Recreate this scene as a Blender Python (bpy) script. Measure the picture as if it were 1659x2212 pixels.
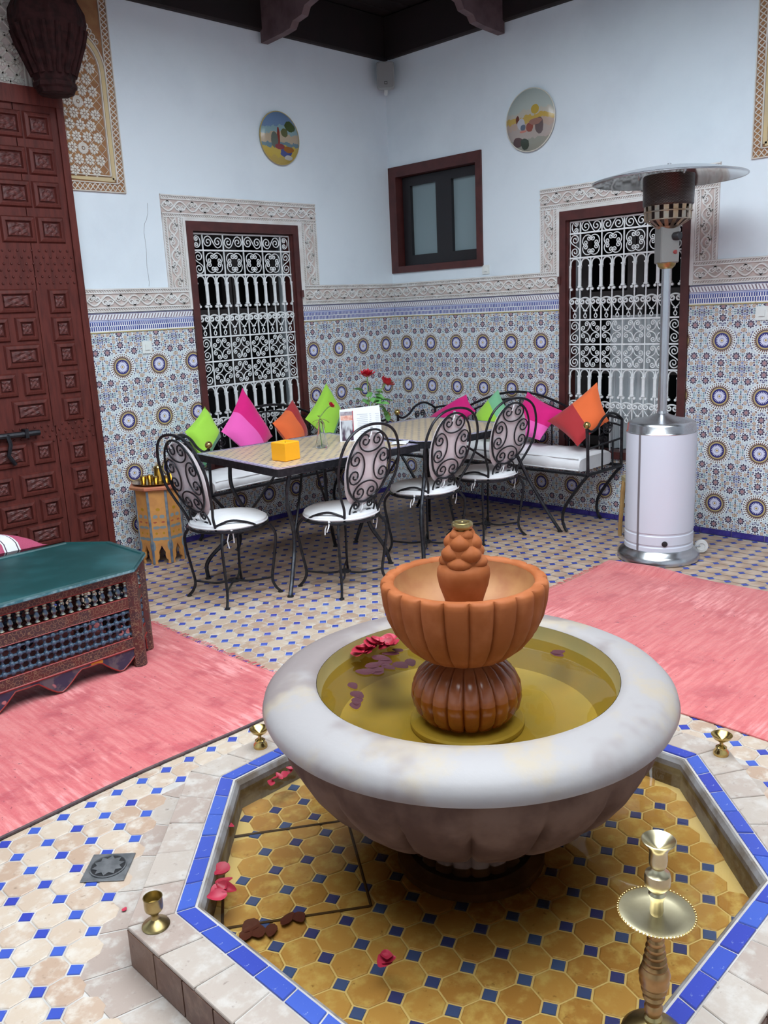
import bpy, math, random
from mathutils import Vector, Matrix
PI=math.pi; TAU=2*PI
rnd=random.Random(7)
scene=bpy.context.scene
for o in list(bpy.data.objects): bpy.data.objects.remove(o)
COL=scene.collection

# ------------------------------------------------------------------ camera
YAW,PITCH,ROLL=math.radians(45.051),math.radians(13.333),math.radians(-2.679)
CAM=Vector((-5.120,-4.900,1.470))
fw=Vector((math.cos(YAW)*math.cos(PITCH),math.sin(YAW)*math.cos(PITCH),-math.sin(PITCH)))
rt=Vector((math.sin(YAW),-math.cos(YAW),0)); up=rt.cross(fw)
r2=rt*math.cos(ROLL)+up*math.sin(ROLL); u2=up*math.cos(ROLL)-rt*math.sin(ROLL)
cd=bpy.data.cameras.new('camera'); cam=bpy.data.objects.new('camera',cd); COL.objects.link(cam)
cd.sensor_fit='HORIZONTAL'; cd.sensor_width=36; cd.lens=36*1846.3/1659; cd.clip_start=.05
M=Matrix((r2,u2,-fw)).transposed().to_4x4(); M.translation=CAM; cam.matrix_world=M
scene.camera=cam

# ------------------------------------------------------------------ sky and exposure
w=bpy.data.worlds.new('sky'); scene.world=w; w.use_nodes=True
bg=w.node_tree.nodes['Background']; bg.inputs[0].default_value=(.86,.935,1,1); bg.inputs[1].default_value=8.2
OX0,OX1=-5.55,-1.70          # the open courtyard well, square on plan
la=bpy.data.lights.new('courtyard_sky_portal','AREA'); la.shape='SQUARE'; la.size=OX1-OX0
la.cycles.is_portal=True
lo=bpy.data.objects.new('courtyard_sky_portal',la); COL.objects.link(lo); lo.location=((OX0+OX1)/2,(OX0+OX1)/2,4.35)
vs=scene.view_settings; vs.view_transform='Standard'; vs.look='None'; vs.gamma=1; vs.use_curve_mapping=False
vs.exposure=0.0

# ------------------------------------------------------------------ object helpers
def link(o): COL.objects.link(o); return o
class MB:
    """collects polygons; build() links them as one mesh object"""
    def __init__(s): s.v=[]; s.f=[]; s.uv=None
    def add(s,vs,fs):
        n=len(s.v); s.v.extend([tuple(p) for p in vs]); s.f.extend([tuple(i+n for i in f) for f in fs]); return s
    def box(s,a,b):
        x0,y0,z0=a; x1,y1,z1=b
        return s.add([(x0,y0,z0),(x1,y0,z0),(x1,y1,z0),(x0,y1,z0),(x0,y0,z1),(x1,y0,z1),(x1,y1,z1),(x0,y1,z1)],
            [(0,3,2,1),(4,5,6,7),(0,1,5,4),(1,2,6,5),(2,3,7,6),(3,0,4,7)])
    def bbox(s,a,b,c=.004):
        """box with chamfered edges along all three axes"""
        x0,y0,z0=[min(p,q) for p,q in zip(a,b)]; x1,y1,z1=[max(p,q) for p,q in zip(a,b)]
        c=min(c,(x1-x0)*.45,(y1-y0)*.45,(z1-z0)*.45)
        rings=[]
        for z,i in ((z0,c),(z0+c,0),(z1-c,0),(z1,c)):
            rings.append([(x0+c+i*0,y0+i,z),(x1-c,y0+i,z),(x1-i,y0+c,z),(x1-i,y1-c,z),(x1-c,y1-i,z),(x0+c,y1-i,z),(x0+i,y1-c,z),(x0+i,y0+c,z)])
        return s.loft(rings,closed=True,caps=True)
    def loft(s,rings,closed=True,caps=False,wrap=False):
        n=len(rings[0]); vs=[p for r in rings for p in r]; fs=[]; m=len(rings)
        for i in range(m if wrap else m-1):
            for j in range(n if closed else n-1):
                a=i*n+j; b=i*n+(j+1)%n; i2=(i+1)%m; fs.append((a,b,i2*n+(j+1)%n,i2*n+j))
        if caps: fs.append(tuple(range(n-1,-1,-1))); fs.append(tuple((m-1)*n+j for j in range(n)))
        return s.add(vs,fs)
    def tube(s,pts,r,sides=6,closed=False,flat=None):
        pts=[Vector(p) for p in pts]; n=len(pts)
        rad=r if callable(r) else (lambda t:r)
        tang=[]
        for i in range(n):
            a=pts[(i-1)%n] if (closed or i>0) else pts[i]; b=pts[(i+1)%n] if (closed or i<n-1) else pts[i]
            t=(b-a); tang.append(t.normalized() if t.length>1e-9 else Vector((0,0,1)))
        ref=Vector((0,0,1)) if abs(tang[0].z)<.9 else Vector((1,0,0))
        nrm=(ref-tang[0]*ref.dot(tang[0])).normalized(); rings=[]
        for i in range(n):
            nrm=nrm-tang[i]*nrm.dot(tang[i]); nrm=nrm.normalized() if nrm.length>1e-6 else tang[i].orthogonal().normalized()
            bi=tang[i].cross(nrm); rr=rad(i/max(1,n-1)); ring=[]
            for k in range(sides):
                a=TAU*k/sides; ring.append(pts[i]+nrm*math.cos(a)*rr+bi*math.sin(a)*rr)
            rings.append(ring)
        return s.loft(rings,True,not closed,closed)
    def lathe(s,prof,n=32,cap=True,c=(0,0,0),rf=None):
        rings=[]
        for (r,z) in prof:
            rings.append([(c[0]+(rf(r,z,TAU*k/n) if rf else r)*math.cos(TAU*k/n),c[1]+(rf(r,z,TAU*k/n) if rf else r)*math.sin(TAU*k/n),c[2]+z) for k in range(n)])
        return s.loft(rings,True,cap)
    def prism(s,poly,z0,z1):
        n=len(poly)
        return s.loft([[(x,y,z0) for x,y in poly],[(x,y,z1) for x,y in poly]],True,True)
    def sphere(s,c,r,n=12,m=8):
        c=Vector(c); rr=(r,r,r) if not hasattr(r,'__len__') else r
        prof=[]
        for i in range(m+1):
            a=PI*i/m; prof.append([(c.x+rr[0]*max(1e-4,math.sin(a))*math.cos(TAU*k/n),c.y+rr[1]*max(1e-4,math.sin(a))*math.sin(TAU*k/n),c.z-rr[2]*math.cos(a)) for k in range(n)])
        return s.loft(prof,True,True)
    def xf(s,m): s.v=[tuple(m@Vector(p)) for p in s.v]; return s
    def mesh(s,name,mat=None,smooth=False,uv=None,recalc=True):
        me=bpy.data.meshes.new(name); me.from_pydata(s.v,[],s.f); me.update()
        if recalc:
            import bmesh
            b=bmesh.new(); b.from_mesh(me); bmesh.ops.recalc_face_normals(b,faces=b.faces); b.to_mesh(me); b.free()
        if uv:
            l=me.uv_layers.new(name='UVMap')
            for p in me.polygons:
                for li in p.loop_indices: l.data[li].uv=uv(me.vertices[me.loops[li].vertex_index].co)
        if mat: me.materials.append(mat)
        if smooth:
            me.polygons.foreach_set('use_smooth',[True]*len(me.polygons))
            try: me.set_sharp_from_angle(angle=math.radians(smooth if smooth is not True else 40))
            except Exception: pass
        return me
    def build(s,name,mat=None,parent=None,smooth=False,uv=None,loc=None,rot=None,recalc=True):
        return place(name,s.mesh(name,mat,smooth,uv,recalc),parent,loc,rot)
def place(name,me,parent=None,loc=None,rot=None,scale=None):
    o=bpy.data.objects.new(name,me); link(o)
    if parent: o.parent=parent
    if loc is not None: o.location=loc
    if rot is not None: o.rotation_euler=rot
    if scale is not None: o.scale=scale
    return o
def tag(o,label=None,cat=None,group=None,kind=None):
    if label: o['label']=label
    if cat: o['category']=cat
    if group: o['group']=group
    if kind: o['kind']=kind
    return o
def thing(name,label,cat,loc=(0,0,0),rotz=0,group=None):
    o=bpy.data.objects.new(name,None); link(o); o.empty_display_size=.05; o.location=loc; o.rotation_euler=(0,0,rotz)
    return tag(o,label,cat,group)
def struct(name,mb,mat=None,smooth=False): return tag(mb.build(name,mat,None,smooth),kind='structure')
def sempty(name,loc=(0,0,0)):
    o=bpy.data.objects.new(name,None); link(o); o.location=loc; return tag(o,kind='structure')

# C or S scroll: two spirals joined by a sweep; the long side runs along x and measures size
def scroll(kind='C',size=1.,R=.235,D=.40,turns=1.55,n=22):
    c=.5-R; sp=[]
    for i in range(n+1):
        t=i/n; r=R*(.16+.84*t**1.05); sp.append((r,t))
    if kind=='C':
        right=[(c+r*math.cos(TAU*turns*(1-t)),r*math.sin(TAU*turns*(1-t))) for r,t in sp]
        mid=[(.5*math.cos(PI*k/14),-D*math.sin(PI*k/14)) for k in range(1,14)]
        pts=right+mid+[(-x,y) for x,y in reversed(right)]
        pts=[(x,y-(R-D)/2) for x,y in pts]
    else:
        right=[(c+r*math.cos(PI/2-TAU*turns*(1-t)),r*math.sin(PI/2-TAU*turns*(1-t))) for r,t in sp]
        P=[(c,R),(c*.05,R),(-c*.05,-R),(-c,-R)]; mid=[]
        for k in range(1,12):
            t=k/12; b=((1-t)**3,3*t*(1-t)**2,3*t*t*(1-t),t**3); mid.append((sum(w*p[0] for w,p in zip(b,P)),sum(w*p[1] for w,p in zip(b,P))))
        pts=right+mid+[(-x,-y) for x,y in reversed(right)]
    return [(x*size,y*size) for x,y in pts]
def spline(ctrl,n=8):
    """Catmull-Rom through 3-d control points"""
    P=[Vector(c) for c in ctrl]; P=[P[0]*2-P[1]]+P+[P[-1]*2-P[-2]]; out=[]
    for i in range(1,len(P)-2):
        for j in range(n):
            t=j/n; a,b,c,d=P[i-1],P[i],P[i+1],P[i+2]
            out.append(.5*((2*b)+(c-a)*t+(2*a-5*b+4*c-d)*t*t+(3*b-a-3*c+d)*t**3))
    out.append(P[-2]); return out

# ------------------------------------------------------------------ material helpers
class N:
    """tiny expression builder on a node tree"""
    def __init__(s,nt,sock): s.nt=nt; s.s=sock
    @staticmethod
    def put(nt,inp,val):
        if isinstance(val,N): nt.links.new(val.s,inp)
        else: inp.default_value=val
    def m(s,op,*a):
        n=s.nt.nodes.new('ShaderNodeMath'); n.operation=op
        for i,v in enumerate((s,)+a): N.put(s.nt,n.inputs[i],v)
        return N(s.nt,n.outputs[0])
    def __add__(s,o): return s.m('ADD',o)
    def __radd__(s,o): return s.m('ADD',o)
    def __sub__(s,o): return s.m('SUBTRACT',o)
    def __rsub__(s,o): return (s*-1.0)+o
    def __mul__(s,o): return s.m('MULTIPLY',o)
    def __rmul__(s,o): return s.m('MULTIPLY',o)
    def __truediv__(s,o): return s.m('DIVIDE',o)
    def abs(s): return s.m('ABSOLUTE')
    def sin(s): return s.m('SINE')
    def cos(s): return s.m('COSINE')
    def sqrt(s): return s.m('SQRT')
    def lt(s,o): return s.m('LESS_THAN',o)
    def gt(s,o): return s.m('GREATER_THAN',o)
    def max(s,o): return s.m('MAXIMUM',o)
    def min(s,o): return s.m('MINIMUM',o)
    def frac(s): return s.m('FRACT')
    def at2(s,o): return s.m('ARCTAN2',o)
    def sm(s,a,b):
        n=s.nt.nodes.new('ShaderNodeMapRange'); n.interpolation_type='SMOOTHSTEP'; N.put(s.nt,n.inputs[0],s)
        n.inputs[1].default_value=a; n.inputs[2].default_value=b; return N(s.nt,n.outputs[0])
def c4(c): return (c[0],c[1],c[2],1)
class Mat:
    def __init__(s,name):
        s.m=bpy.data.materials.new(name); s.m.use_nodes=True; s.nt=s.m.node_tree
        s.b=s.nt.nodes['Principled BSDF']; s.b.inputs['Roughness'].default_value=.6
    def coord(s,which='Object'):
        n=s.nt.nodes.new('ShaderNodeTexCoord'); return N(s.nt,n.outputs[which])
    def xyz(s,v):
        n=s.nt.nodes.new('ShaderNodeSeparateXYZ'); s.nt.links.new(v.s,n.inputs[0]); return [N(s.nt,n.outputs[i]) for i in range(3)]
    def vec(s,x,y,z=0.0):
        n=s.nt.nodes.new('ShaderNodeCombineXYZ')
        for i,a in enumerate((x,y,z)): N.put(s.nt,n.inputs[i],a)
        return N(s.nt,n.outputs[0])
    def noise(s,scale,detail=3,rough=.55,vec=None,color=False,dist=0.0):
        n=s.nt.nodes.new('ShaderNodeTexNoise'); n.inputs['Scale'].default_value=scale; n.inputs['Detail'].default_value=detail
        n.inputs['Roughness'].default_value=rough; n.inputs['Distortion'].default_value=dist
        s.nt.links.new((vec or s.coord()).s,n.inputs['Vector']); return N(s.nt,n.outputs[1 if color else 0])
    def voro(s,scale,vec,feature='F1',rand=1.0,out=0,dims='2D'):
        n=s.nt.nodes.new('ShaderNodeTexVoronoi'); n.voronoi_dimensions=dims; n.feature=feature; n.inputs['Scale'].default_value=scale
        n.inputs['Randomness'].default_value=rand; s.nt.links.new(vec.s,n.inputs['Vector']); return N(s.nt,n.outputs[out])
    def mix(s,a,b,f):
        n=s.nt.nodes.new('ShaderNodeMix'); n.data_type='RGBA'; N.put(s.nt,n.inputs[0],f)
        for i,v in ((6,a),(7,b)):
            N.put(s.nt,n.inputs[i],v if isinstance(v,N) else c4(v))
        return N(s.nt,n.outputs[2])
    def mapping(s,v,scale=(1,1,1),rot=(0,0,0),loc=(0,0,0)):
        n=s.nt.nodes.new('ShaderNodeMapping'); s.nt.links.new(v.s,n.inputs[0]); n.inputs[1].default_value=loc; n.inputs[2].default_value=rot; n.inputs[3].default_value=scale
        return N(s.nt,n.outputs[0])
    def rand(s):
        n=s.nt.nodes.new('ShaderNodeObjectInfo'); return N(s.nt,n.outputs['Random'])
    def base(s,c):
        N.put(s.nt,s.b.inputs['Base Color'],c if isinstance(c,N) else c4(c)); return s
    def set(s,rough=None,metal=None,spec=None,trans=None,ior=None,coat=None,sheen=None,sub=None):
        for k,v in (('Roughness',rough),('Metallic',metal),('Specular IOR Level',spec),('Transmission Weight',trans),('IOR',ior),('Coat Weight',coat),('Sheen Weight',sheen),('Subsurface Weight',sub)):
            if v is not None: N.put(s.nt,s.b.inputs[k],v)
        return s
    def bump(s,h,strength=.3,dist=.01):
        n=s.nt.nodes.new('ShaderNodeBump'); n.inputs['Strength'].default_value=strength; n.inputs['Distance'].default_value=dist
        s.nt.links.new(h.s,n.inputs['Height']); s.nt.links.new(n.outputs[0],s.b.inputs['Normal']); return s
def simple(name,c,rough=.6,metal=0,var=0.,scale=20,c2=None,bump=0,bscale=60,dist=.004,**k):
    M_=Mat(name)
    if var or c2:
        b2=c2 or tuple(max(0,x*(1-var)) for x in c); M_.base(M_.mix(c,b2,M_.noise(scale,4).sm(.35,.68)))
    else: M_.base(c)
    M_.set(rough=rough,metal=metal,**k)
    if bump: M_.bump(M_.noise(bscale,3),bump,dist)
    return M_.m
def srgb(r,g,b): return tuple((x/255/12.92 if x/255<=.04045 else ((x/255+.055)/1.055)**2.4) for x in (r,g,b))
# ------------------------------------------------------------------ materials
m_plaster=Mat('white_plaster')
_n=m_plaster.noise(1.3,5,.6); m_plaster.base(m_plaster.mix((.72,.805,.865),(.645,.725,.79),_n.sm(.42,.75))).set(rough=.85); m_plaster.bump(m_plaster.noise(45,4),.12,.004)
m_plaster=m_plaster.m
m_stucco=simple('carved_stucco_white',(.74,.75,.74),.8,c2=(.64,.62,.59),scale=9)
m_stucco_bg=simple('stucco_recess_dusty',(.57,.49,.46),.9,c2=(.48,.40,.37),scale=14)
m_wood=simple('red_brown_painted_wood',(.085,.022,.020),.42,c2=(.06,.016,.015),scale=12,bump=.1,bscale=90)
m_door=Mat('carved_door_wood'); _v=m_door.mapping(m_door.coord(),(9,9,1.2)); m_door.base(m_door.mix((.118,.026,.020),(.072,.016,.013),m_door.noise(5,5,.6,_v).sm(.35,.7))).set(rough=.5,spec=.25); m_door.bump(m_door.noise(14,4,.6,_v),.15,.004); m_door=m_door.m
m_carve=Mat('door_carving'); _v=m_carve.coord(); m_carve.base(m_carve.mix((.125,.030,.025),(.070,.016,.014),m_carve.voro(60,_v,'SMOOTH_F1',dims='3D').sm(.2,.6))).set(rough=.55); m_carve.bump(m_carve.voro(48,_v,'SMOOTH_F1',dims='3D'),.9,.01); m_carve=m_carve.m
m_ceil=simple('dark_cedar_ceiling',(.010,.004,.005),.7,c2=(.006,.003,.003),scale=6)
m_bracket=simple('carved_cedar_bracket',(.13,.08,.085),.6,c2=(.08,.045,.05),scale=10)
m_pend=Mat('carved_dark_corbel'); m_pend.base(m_pend.mix((.030,.009,.009),(.014,.005,.005),m_pend.noise(25,4).sm(.4,.7))).set(rough=.85,spec=.2); m_pend.bump(m_pend.voro(26,m_pend.mapping(m_pend.coord(),(1,1,.6)),'SMOOTH_F1',dims='3D'),.8,.02); m_pend=m_pend.m
m_iron=simple('black_wrought_iron',(.018,.019,.024),.38,.6,c2=(.035,.036,.042),scale=40)
m_irongrey=simple('worn_steel_iron',(.06,.065,.075),.35,.8,c2=(.03,.03,.036),scale=30)
m_irwhite=simple('white_painted_iron',(.80,.83,.84),.35,0,var=.12,scale=30)
m_brass=simple('polished_brass',(.62,.45,.16),.22,1,c2=(.45,.30,.10),scale=18)
m_brass2=simple('aged_brass',(.46,.36,.16),.32,1,c2=(.30,.22,.09),scale=25)
m_alu=simple('dark_window_frame',(.010,.008,.010),.35)
m_grout=simple('cement_grout',(.50,.47,.44),.9,c2=(.40,.37,.34),scale=12)
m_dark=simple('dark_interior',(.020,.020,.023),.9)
m_dwood=simple('dark_shutter_wood',(.035,.030,.030),.5,c2=(.02,.016,.016),scale=8)
m_grey=simple('grey_plastic',(.30,.31,.31),.5)
m_switch=simple('white_plastic',(.72,.76,.74),.35)
m_black=simple('black_rubber',(.012,.012,.014),.5)
m_steel=simple('brushed_steel',(.56,.57,.59),.27,1,c2=(.50,.51,.53),scale=5)
m_ltx=simple('light_grey_enamel',(.60,.64,.72),.32)
m_white=simple('white_cotton',(.80,.81,.83),.9,var=.08,scale=8,bump=.25,bscale=22,dist=.01)
m_backcush=simple('pale_mauve_cotton',(.74,.67,.69),.9,var=.10,scale=9,bump=.2,bscale=25,dist=.01)

# frosted pane
m_frost=Mat('frosted_glass'); m_frost.base((.20,.27,.29)).set(rough=.35,spec=.6); m_frost=m_frost.m
m_glass=Mat('clear_glass'); m_glass.base((.93,.97,.96)).set(rough=.02,trans=1.,ior=1.45); m_glass=m_glass.m

# zellige wall tile: medallion in the middle, rosettes round it
TW,TH=.2565,.332
def zellige():
    A=Mat('zellige_wall_tile'); uv=A.xyz(A.coord('UV')); x=(uv[0]-.5)*TW; z=(uv[1]-.5)*TH
    ax,az=x.abs(),z.abs()
    white=(.75,.81,.83)
    fold=A.vec(ax,az)
    edge=A.voro(72,fold,'DISTANCE_TO_EDGE',.5); cell=A.voro(72,fold,'F1',.5,1); cs=A.xyz(cell)
    cc=A.mix((.22,.34,.40),(.26,.15,.12),cs[0].gt(.6)); cc=A.mix(cc,(.09,.09,.19),cs[1].gt(.6)); cc=A.mix(cc,(.50,.58,.64),cs[2].gt(.66))
    col=A.mix(white,cc,edge.sm(.07,.14))
    def ros(col,cx,cz,R,petal,mid,n=8,dot=(.45,.22,.20)):
        dx,dz=ax-cx,az-cz; r=(dx*dx+dz*dz).sqrt(); th=dz.at2(dx)
        rr=r/((th*float(n)).cos()*.16+.84)
        col=A.mix(col,white,rr.lt(R*1.32)); col=A.mix(col,petal,rr.lt(R)); col=A.mix(col,mid,r.lt(R*.52)); col=A.mix(col,dot,r.lt(R*.22)); return col
    pur=(.055,.045,.085); br=(.10,.055,.045)
    org=(.34,.17,.09)
    for cx,cz in ((0.,.132),(.090,.092)):
        col=ros(col,cx,cz,.0250,pur,(.33,.24,.28))
    for cx,cz in ((.046,.098),(.040,.153),(.076,.136),(.117,.130),(.122,.060),(.100,.034),(.0,.166),(.128,.0)):
        col=ros(col,cx,cz,.0118,org,(.72,.66,.55),6,(.10,.06,.08))
    col=A.mix(col,(.34,.38,.58),((ax-TW/2).abs().lt(.0085)).m('MULTIPLY',(az-TH/2).abs().lt(.052)).m('MULTIPLY',(az*300.).sin().gt(-.2)))
    r=(x*x+z*z).sqrt(); th=z.at2(x)
    dots=(th*34.).sin().gt(-.35)
    col=A.mix(col,white,r.lt(.086)); col=A.mix(col,br,r.lt(.080).m('MULTIPLY',r.gt(.072)).m('MULTIPLY',(th*34.).cos().gt(.2)))
    col=A.mix(col,(.24,.13,.09),r.lt(.069).m('MULTIPLY',dots)); col=A.mix(col,(.12,.075,.07),r.lt(.060))
    col=A.mix(col,(.47,.37,.17),r.lt(.0525)); col=A.mix(col,(.03,.03,.17),r.lt(.0445))
    col=A.mix(col,(.66,.68,.84),r.lt(.0355).m('MULTIPLY',((th*20.).sin()*.006+r).lt(.031)))
    col=A.mix(col,(.10,.11,.36),r.lt(.0135)); col=A.mix(col,(.75,.74,.72),r.lt(.011)); col=A.mix(col,(.40,.26,.10),r.lt(.006))
    A.base(col).set(rough=.22,spec=.5); return A.m
m_zel=zellige()
def border_tile():
    A=Mat('border_wall_tile'); uv=A.xyz(A.coord('UV')); u=uv[0]; v=uv[1]          # u along, 0..1 = 0.2 m ; v 0..1 = 0.118 m
    white=(.76,.78,.82); col=white
    a=((u*14.).frac()-.5).abs(); b=((u*14.+.5).frac()-.5).abs()
    blue=(.055,.08,.30)
    lo=v.lt(.60)
    peg=a.lt(.30).m('MULTIPLY',v.gt(.36)).m('MULTIPLY',v.lt(.54)); col=A.mix(col,blue,peg)
    peg=b.lt(.30).m('MULTIPLY',v.gt(.12)).m('MULTIPLY',v.lt(.33)); col=A.mix(col,blue,peg)
    col=A.mix(col,(.30,.36,.62),v.gt(.54).m('MULTIPLY',v.lt(.60)))
    d=((u*10.+v*3.).frac()-.5).abs(); col=A.mix(col,(.26,.20,.24),d.lt(.2).m('MULTIPLY',v.gt(.68)).m('MULTIPLY',v.lt(.92)))
    col=A.mix(col,(.20,.20,.38),v.gt(.62).m('MULTIPLY',v.lt(.665))); col=A.mix(col,(.14,.13,.22),v.gt(.94))
    col=A.mix(col,(.56,.47,.18),v.lt(.055)); A.base(col).set(rough=.25); return A.m
m_bord=border_tile()
m_navy=Mat('navy_glazed_tile'); m_navy.base(m_navy.mix((.035,.025,.20),(.06,.05,.27),m_navy.noise(14,3).sm(.4,.6))).set(rough=.2); m_navy=m_navy.m
def clay(name,c1,c2,c3):
    A=Mat(name); co=A.coord(); rn=A.rand(); v=A.vec(rn*37.,rn*91.,rn*13.)
    n=A.nt.nodes.new('ShaderNodeVectorMath'); n.operation='ADD'; A.nt.links.new(co.s,n.inputs[0]); A.nt.links.new(v.s,n.inputs[1]); vv=N(A.nt,n.outputs[0])
    col=A.mix(c1,c2,rn.sm(.1,.9)); col=A.mix(col,c3,A.noise(22,4,.6,vv).sm(.45,.72)); col=A.mix(col,tuple(x*.62 for x in c2),A.noise(60,3,.6,vv).sm(.62,.8))
    A.base(col).set(rough=.45); A.bump(A.noise(35,3,.6,vv),.25,.004); return A.m
m_clay=clay('clay_floor_tile',(.50,.40,.31),(.41,.285,.205),(.57,.51,.44))
def bluegl(name):
    A=Mat(name); rn=A.rand(); co=A.coord(); col=A.mix((.035,.05,.33),(.05,.10,.42),rn.sm(0,1)); col=A.mix(col,(.26,.31,.50),A.noise(90,3,.6,co).sm(.64,.8)); A.base(col).set(rough=.25); return A.m
m_blue=bluegl('blue_glazed_tile')
G0=(4.459,3.054)           # one blue dot of the floor grid sits at minus this
m_clay2=Mat('clay_floor_tile_joined'); _n=m_clay2.noise(11,1,.5); m_clay2.base(m_clay2.mix((.51,.395,.305),(.39,.265,.19),_n.sm(.35,.65))).set(rough=.45); m_clay2=m_clay2.m
m_poolclay=clay('pool_clay_tile',(.44,.27,.115),(.36,.20,.08),(.52,.40,.20))
m_terra=Mat('terracotta_clay'); _n=m_terra.noise(14,4); m_terra.base(m_terra.mix((.27,.075,.020),(.34,.105,.036),_n.sm(.4,.7))).set(rough=.65,spec=.18); m_terra.bump(m_terra.noise(50,3),.15,.004); m_terra=m_terra.m
m_basin=Mat('pale_cast_stone'); _n=m_basin.noise(5,5,.65); m_basin.base(m_basin.mix(m_basin.mix((.30,.280,.278),(.34,.285,.22),_n.sm(.48,.66)),(.21,.175,.17),m_basin.noise(2.6,4,.6,m_basin.mapping(m_basin.coord(),loc=(4.3,2,1))).sm(.48,.62))).set(rough=.5); m_basin.bump(m_basin.noise(70,4),.12,.003); m_basin=m_basin.m
m_basin_in=simple('ochre_basin_lining',(.32,.245,.085),.5,c2=(.27,.225,.085),scale=7)
m_flute=simple('rosy_fluted_stone',(.085,.046,.034),.75,c2=(.16,.098,.072),scale=8,spec=.12)
def water(name,tint,depth=1.):
    A=Mat(name); nt=A.nt; nt.nodes.remove(A.b); out=nt.nodes['Material Output']
    t=nt.nodes.new('ShaderNodeBsdfTransparent'); t.inputs[0].default_value=c4(tint)
    g=nt.nodes.new('ShaderNodeBsdfGlossy'); g.inputs['Roughness'].default_value=.015; g.inputs[0].default_value=(.9,.93,.95,1)
    f=nt.nodes.new('ShaderNodeFresnel'); f.inputs[0].default_value=1.33; mx=nt.nodes.new('ShaderNodeMixShader')
    bp=nt.nodes.new('ShaderNodeBump'); bp.inputs['Strength'].default_value=.02; bp.inputs['Distance'].default_value=.01
    nn=A.noise(9,2); nt.links.new(nn.s,bp.inputs['Height'])
    for q in (g,f): nt.links.new(bp.outputs[0],q.inputs['Normal'])
    nt.links.new(f.outputs[0],mx.inputs[0]); nt.links.new(t.outputs[0],mx.inputs[1]); nt.links.new(g.outputs[0],mx.inputs[2]); nt.links.new(mx.outputs[0],out.inputs[0]); return A.m
m_water=water('yellowish_water',(.93,.83,.46))
m_water2=water('pool_water',(.96,.88,.62))
def rugmat(name,c1,c2,c3,ang):
    A=Mat(name); co=A.coord(); st=A.mapping(co,(30,3,1) if ang==0 else (3,30,1)); n=A.noise(1.6,5,.65,st); n2=A.noise(4.5,5,.65,co); n3=A.noise(2.2,4,.6,A.mapping(co,(1,1,1),(0,0,0),(3,7,0)))
    col=A.mix(c1,c2,n.sm(.36,.64)); col=A.mix(col,c3,n2.sm(.50,.68)); col=A.mix(col,tuple(min(1,x*1.10+.12) for x in c2),(n3*.6+n*.4).sm(.52,.66))
    col=A.mix(col,(.17,.03,.045),A.noise(75,2,.6,A.mapping(co,(1,.45,1) if ang==0 else (.45,1,1))).sm(.69,.77))
    A.base(col).set(rough=.95,sheen=.3); A.bump(A.noise(70,3,.6,A.mapping(co,(1,.4,1) if ang==0 else (.4,1,1))),.6,.008); return A.m
m_rug=rugmat('red_wool_rug_cut',(.52,.095,.105),(.60,.17,.165),(.42,.06,.075),0.)
m_rug2=rugmat('red_wool_rug_flat',(.55,.11,.115),(.63,.18,.17),(.46,.08,.09),PI/2)
# ------------------------------------------------------------------ the room shell
# s = distance from the room corner along a wall, d = distance out into the room
def LW(s,d,z): return (-s,-d,z)
def RW(s,d,z): return (-d,-s,z)
def mbox(mb,f,s0,s1,d0,d1,z0,z1):
    return mb.add([f(s0,d0,z0),f(s1,d0,z0),f(s1,d1,z0),f(s0,d1,z0),f(s0,d0,z1),f(s1,d0,z1),f(s1,d1,z1),f(s0,d1,z1)],
        [(0,3,2,1),(4,5,6,7),(0,1,5,4),(1,2,6,5),(2,3,7,6),(3,0,4,7)])
def subtract(rects,h):
    out=[]
    for (a,b,c,d) in rects:
        if h[0]>=b or h[1]<=a or h[2]>=d or h[3]<=c: out.append((a,b,c,d)); continue
        if a<h[0]: out.append((a,h[0],c,d))
        if b>h[1]: out.append((h[1],b,c,d))
        m0,m1=max(a,h[0]),min(b,h[1])
        if c<h[2]: out.append((m0,m1,c,h[2]))
        if d>h[3]: out.append((m0,m1,h[3],d))
    return [r for r in out if r[1]-r[0]>.004 and r[3]-r[2]>.004]
ZC=3.29; ROOM=7.25
WL=(.98,1.907,.42,2.075); WR=(1.567,2.48,.42,2.045); W2=(-.002,.912,1.742,2.531)
def wall(name,f,holes,s1=ROOM,s0=-.3):
    mb=MB(); rects=[(s0,s1,-.1,3.75)]
    for h in holes: rects=subtract(rects,h)
    for (a,b,c,d) in rects: mbox(mb,f,a,b,-.3,0,c,d)
    return struct(name,mb,m_plaster)
wall_l=wall('wall_left',LW,[WL]); wall_r=wall('wall_right',RW,[WR,W2],s0=0)
mb=MB().box((-ROOM-.3,-ROOM-.3,-.1),(-ROOM,.3,3.75)); struct('wall_west',mb,m_plaster)
mb=MB().box((-ROOM,-ROOM-.3,-.1),(.3,-ROOM,3.75)); struct('wall_south',mb,m_plaster)

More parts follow.
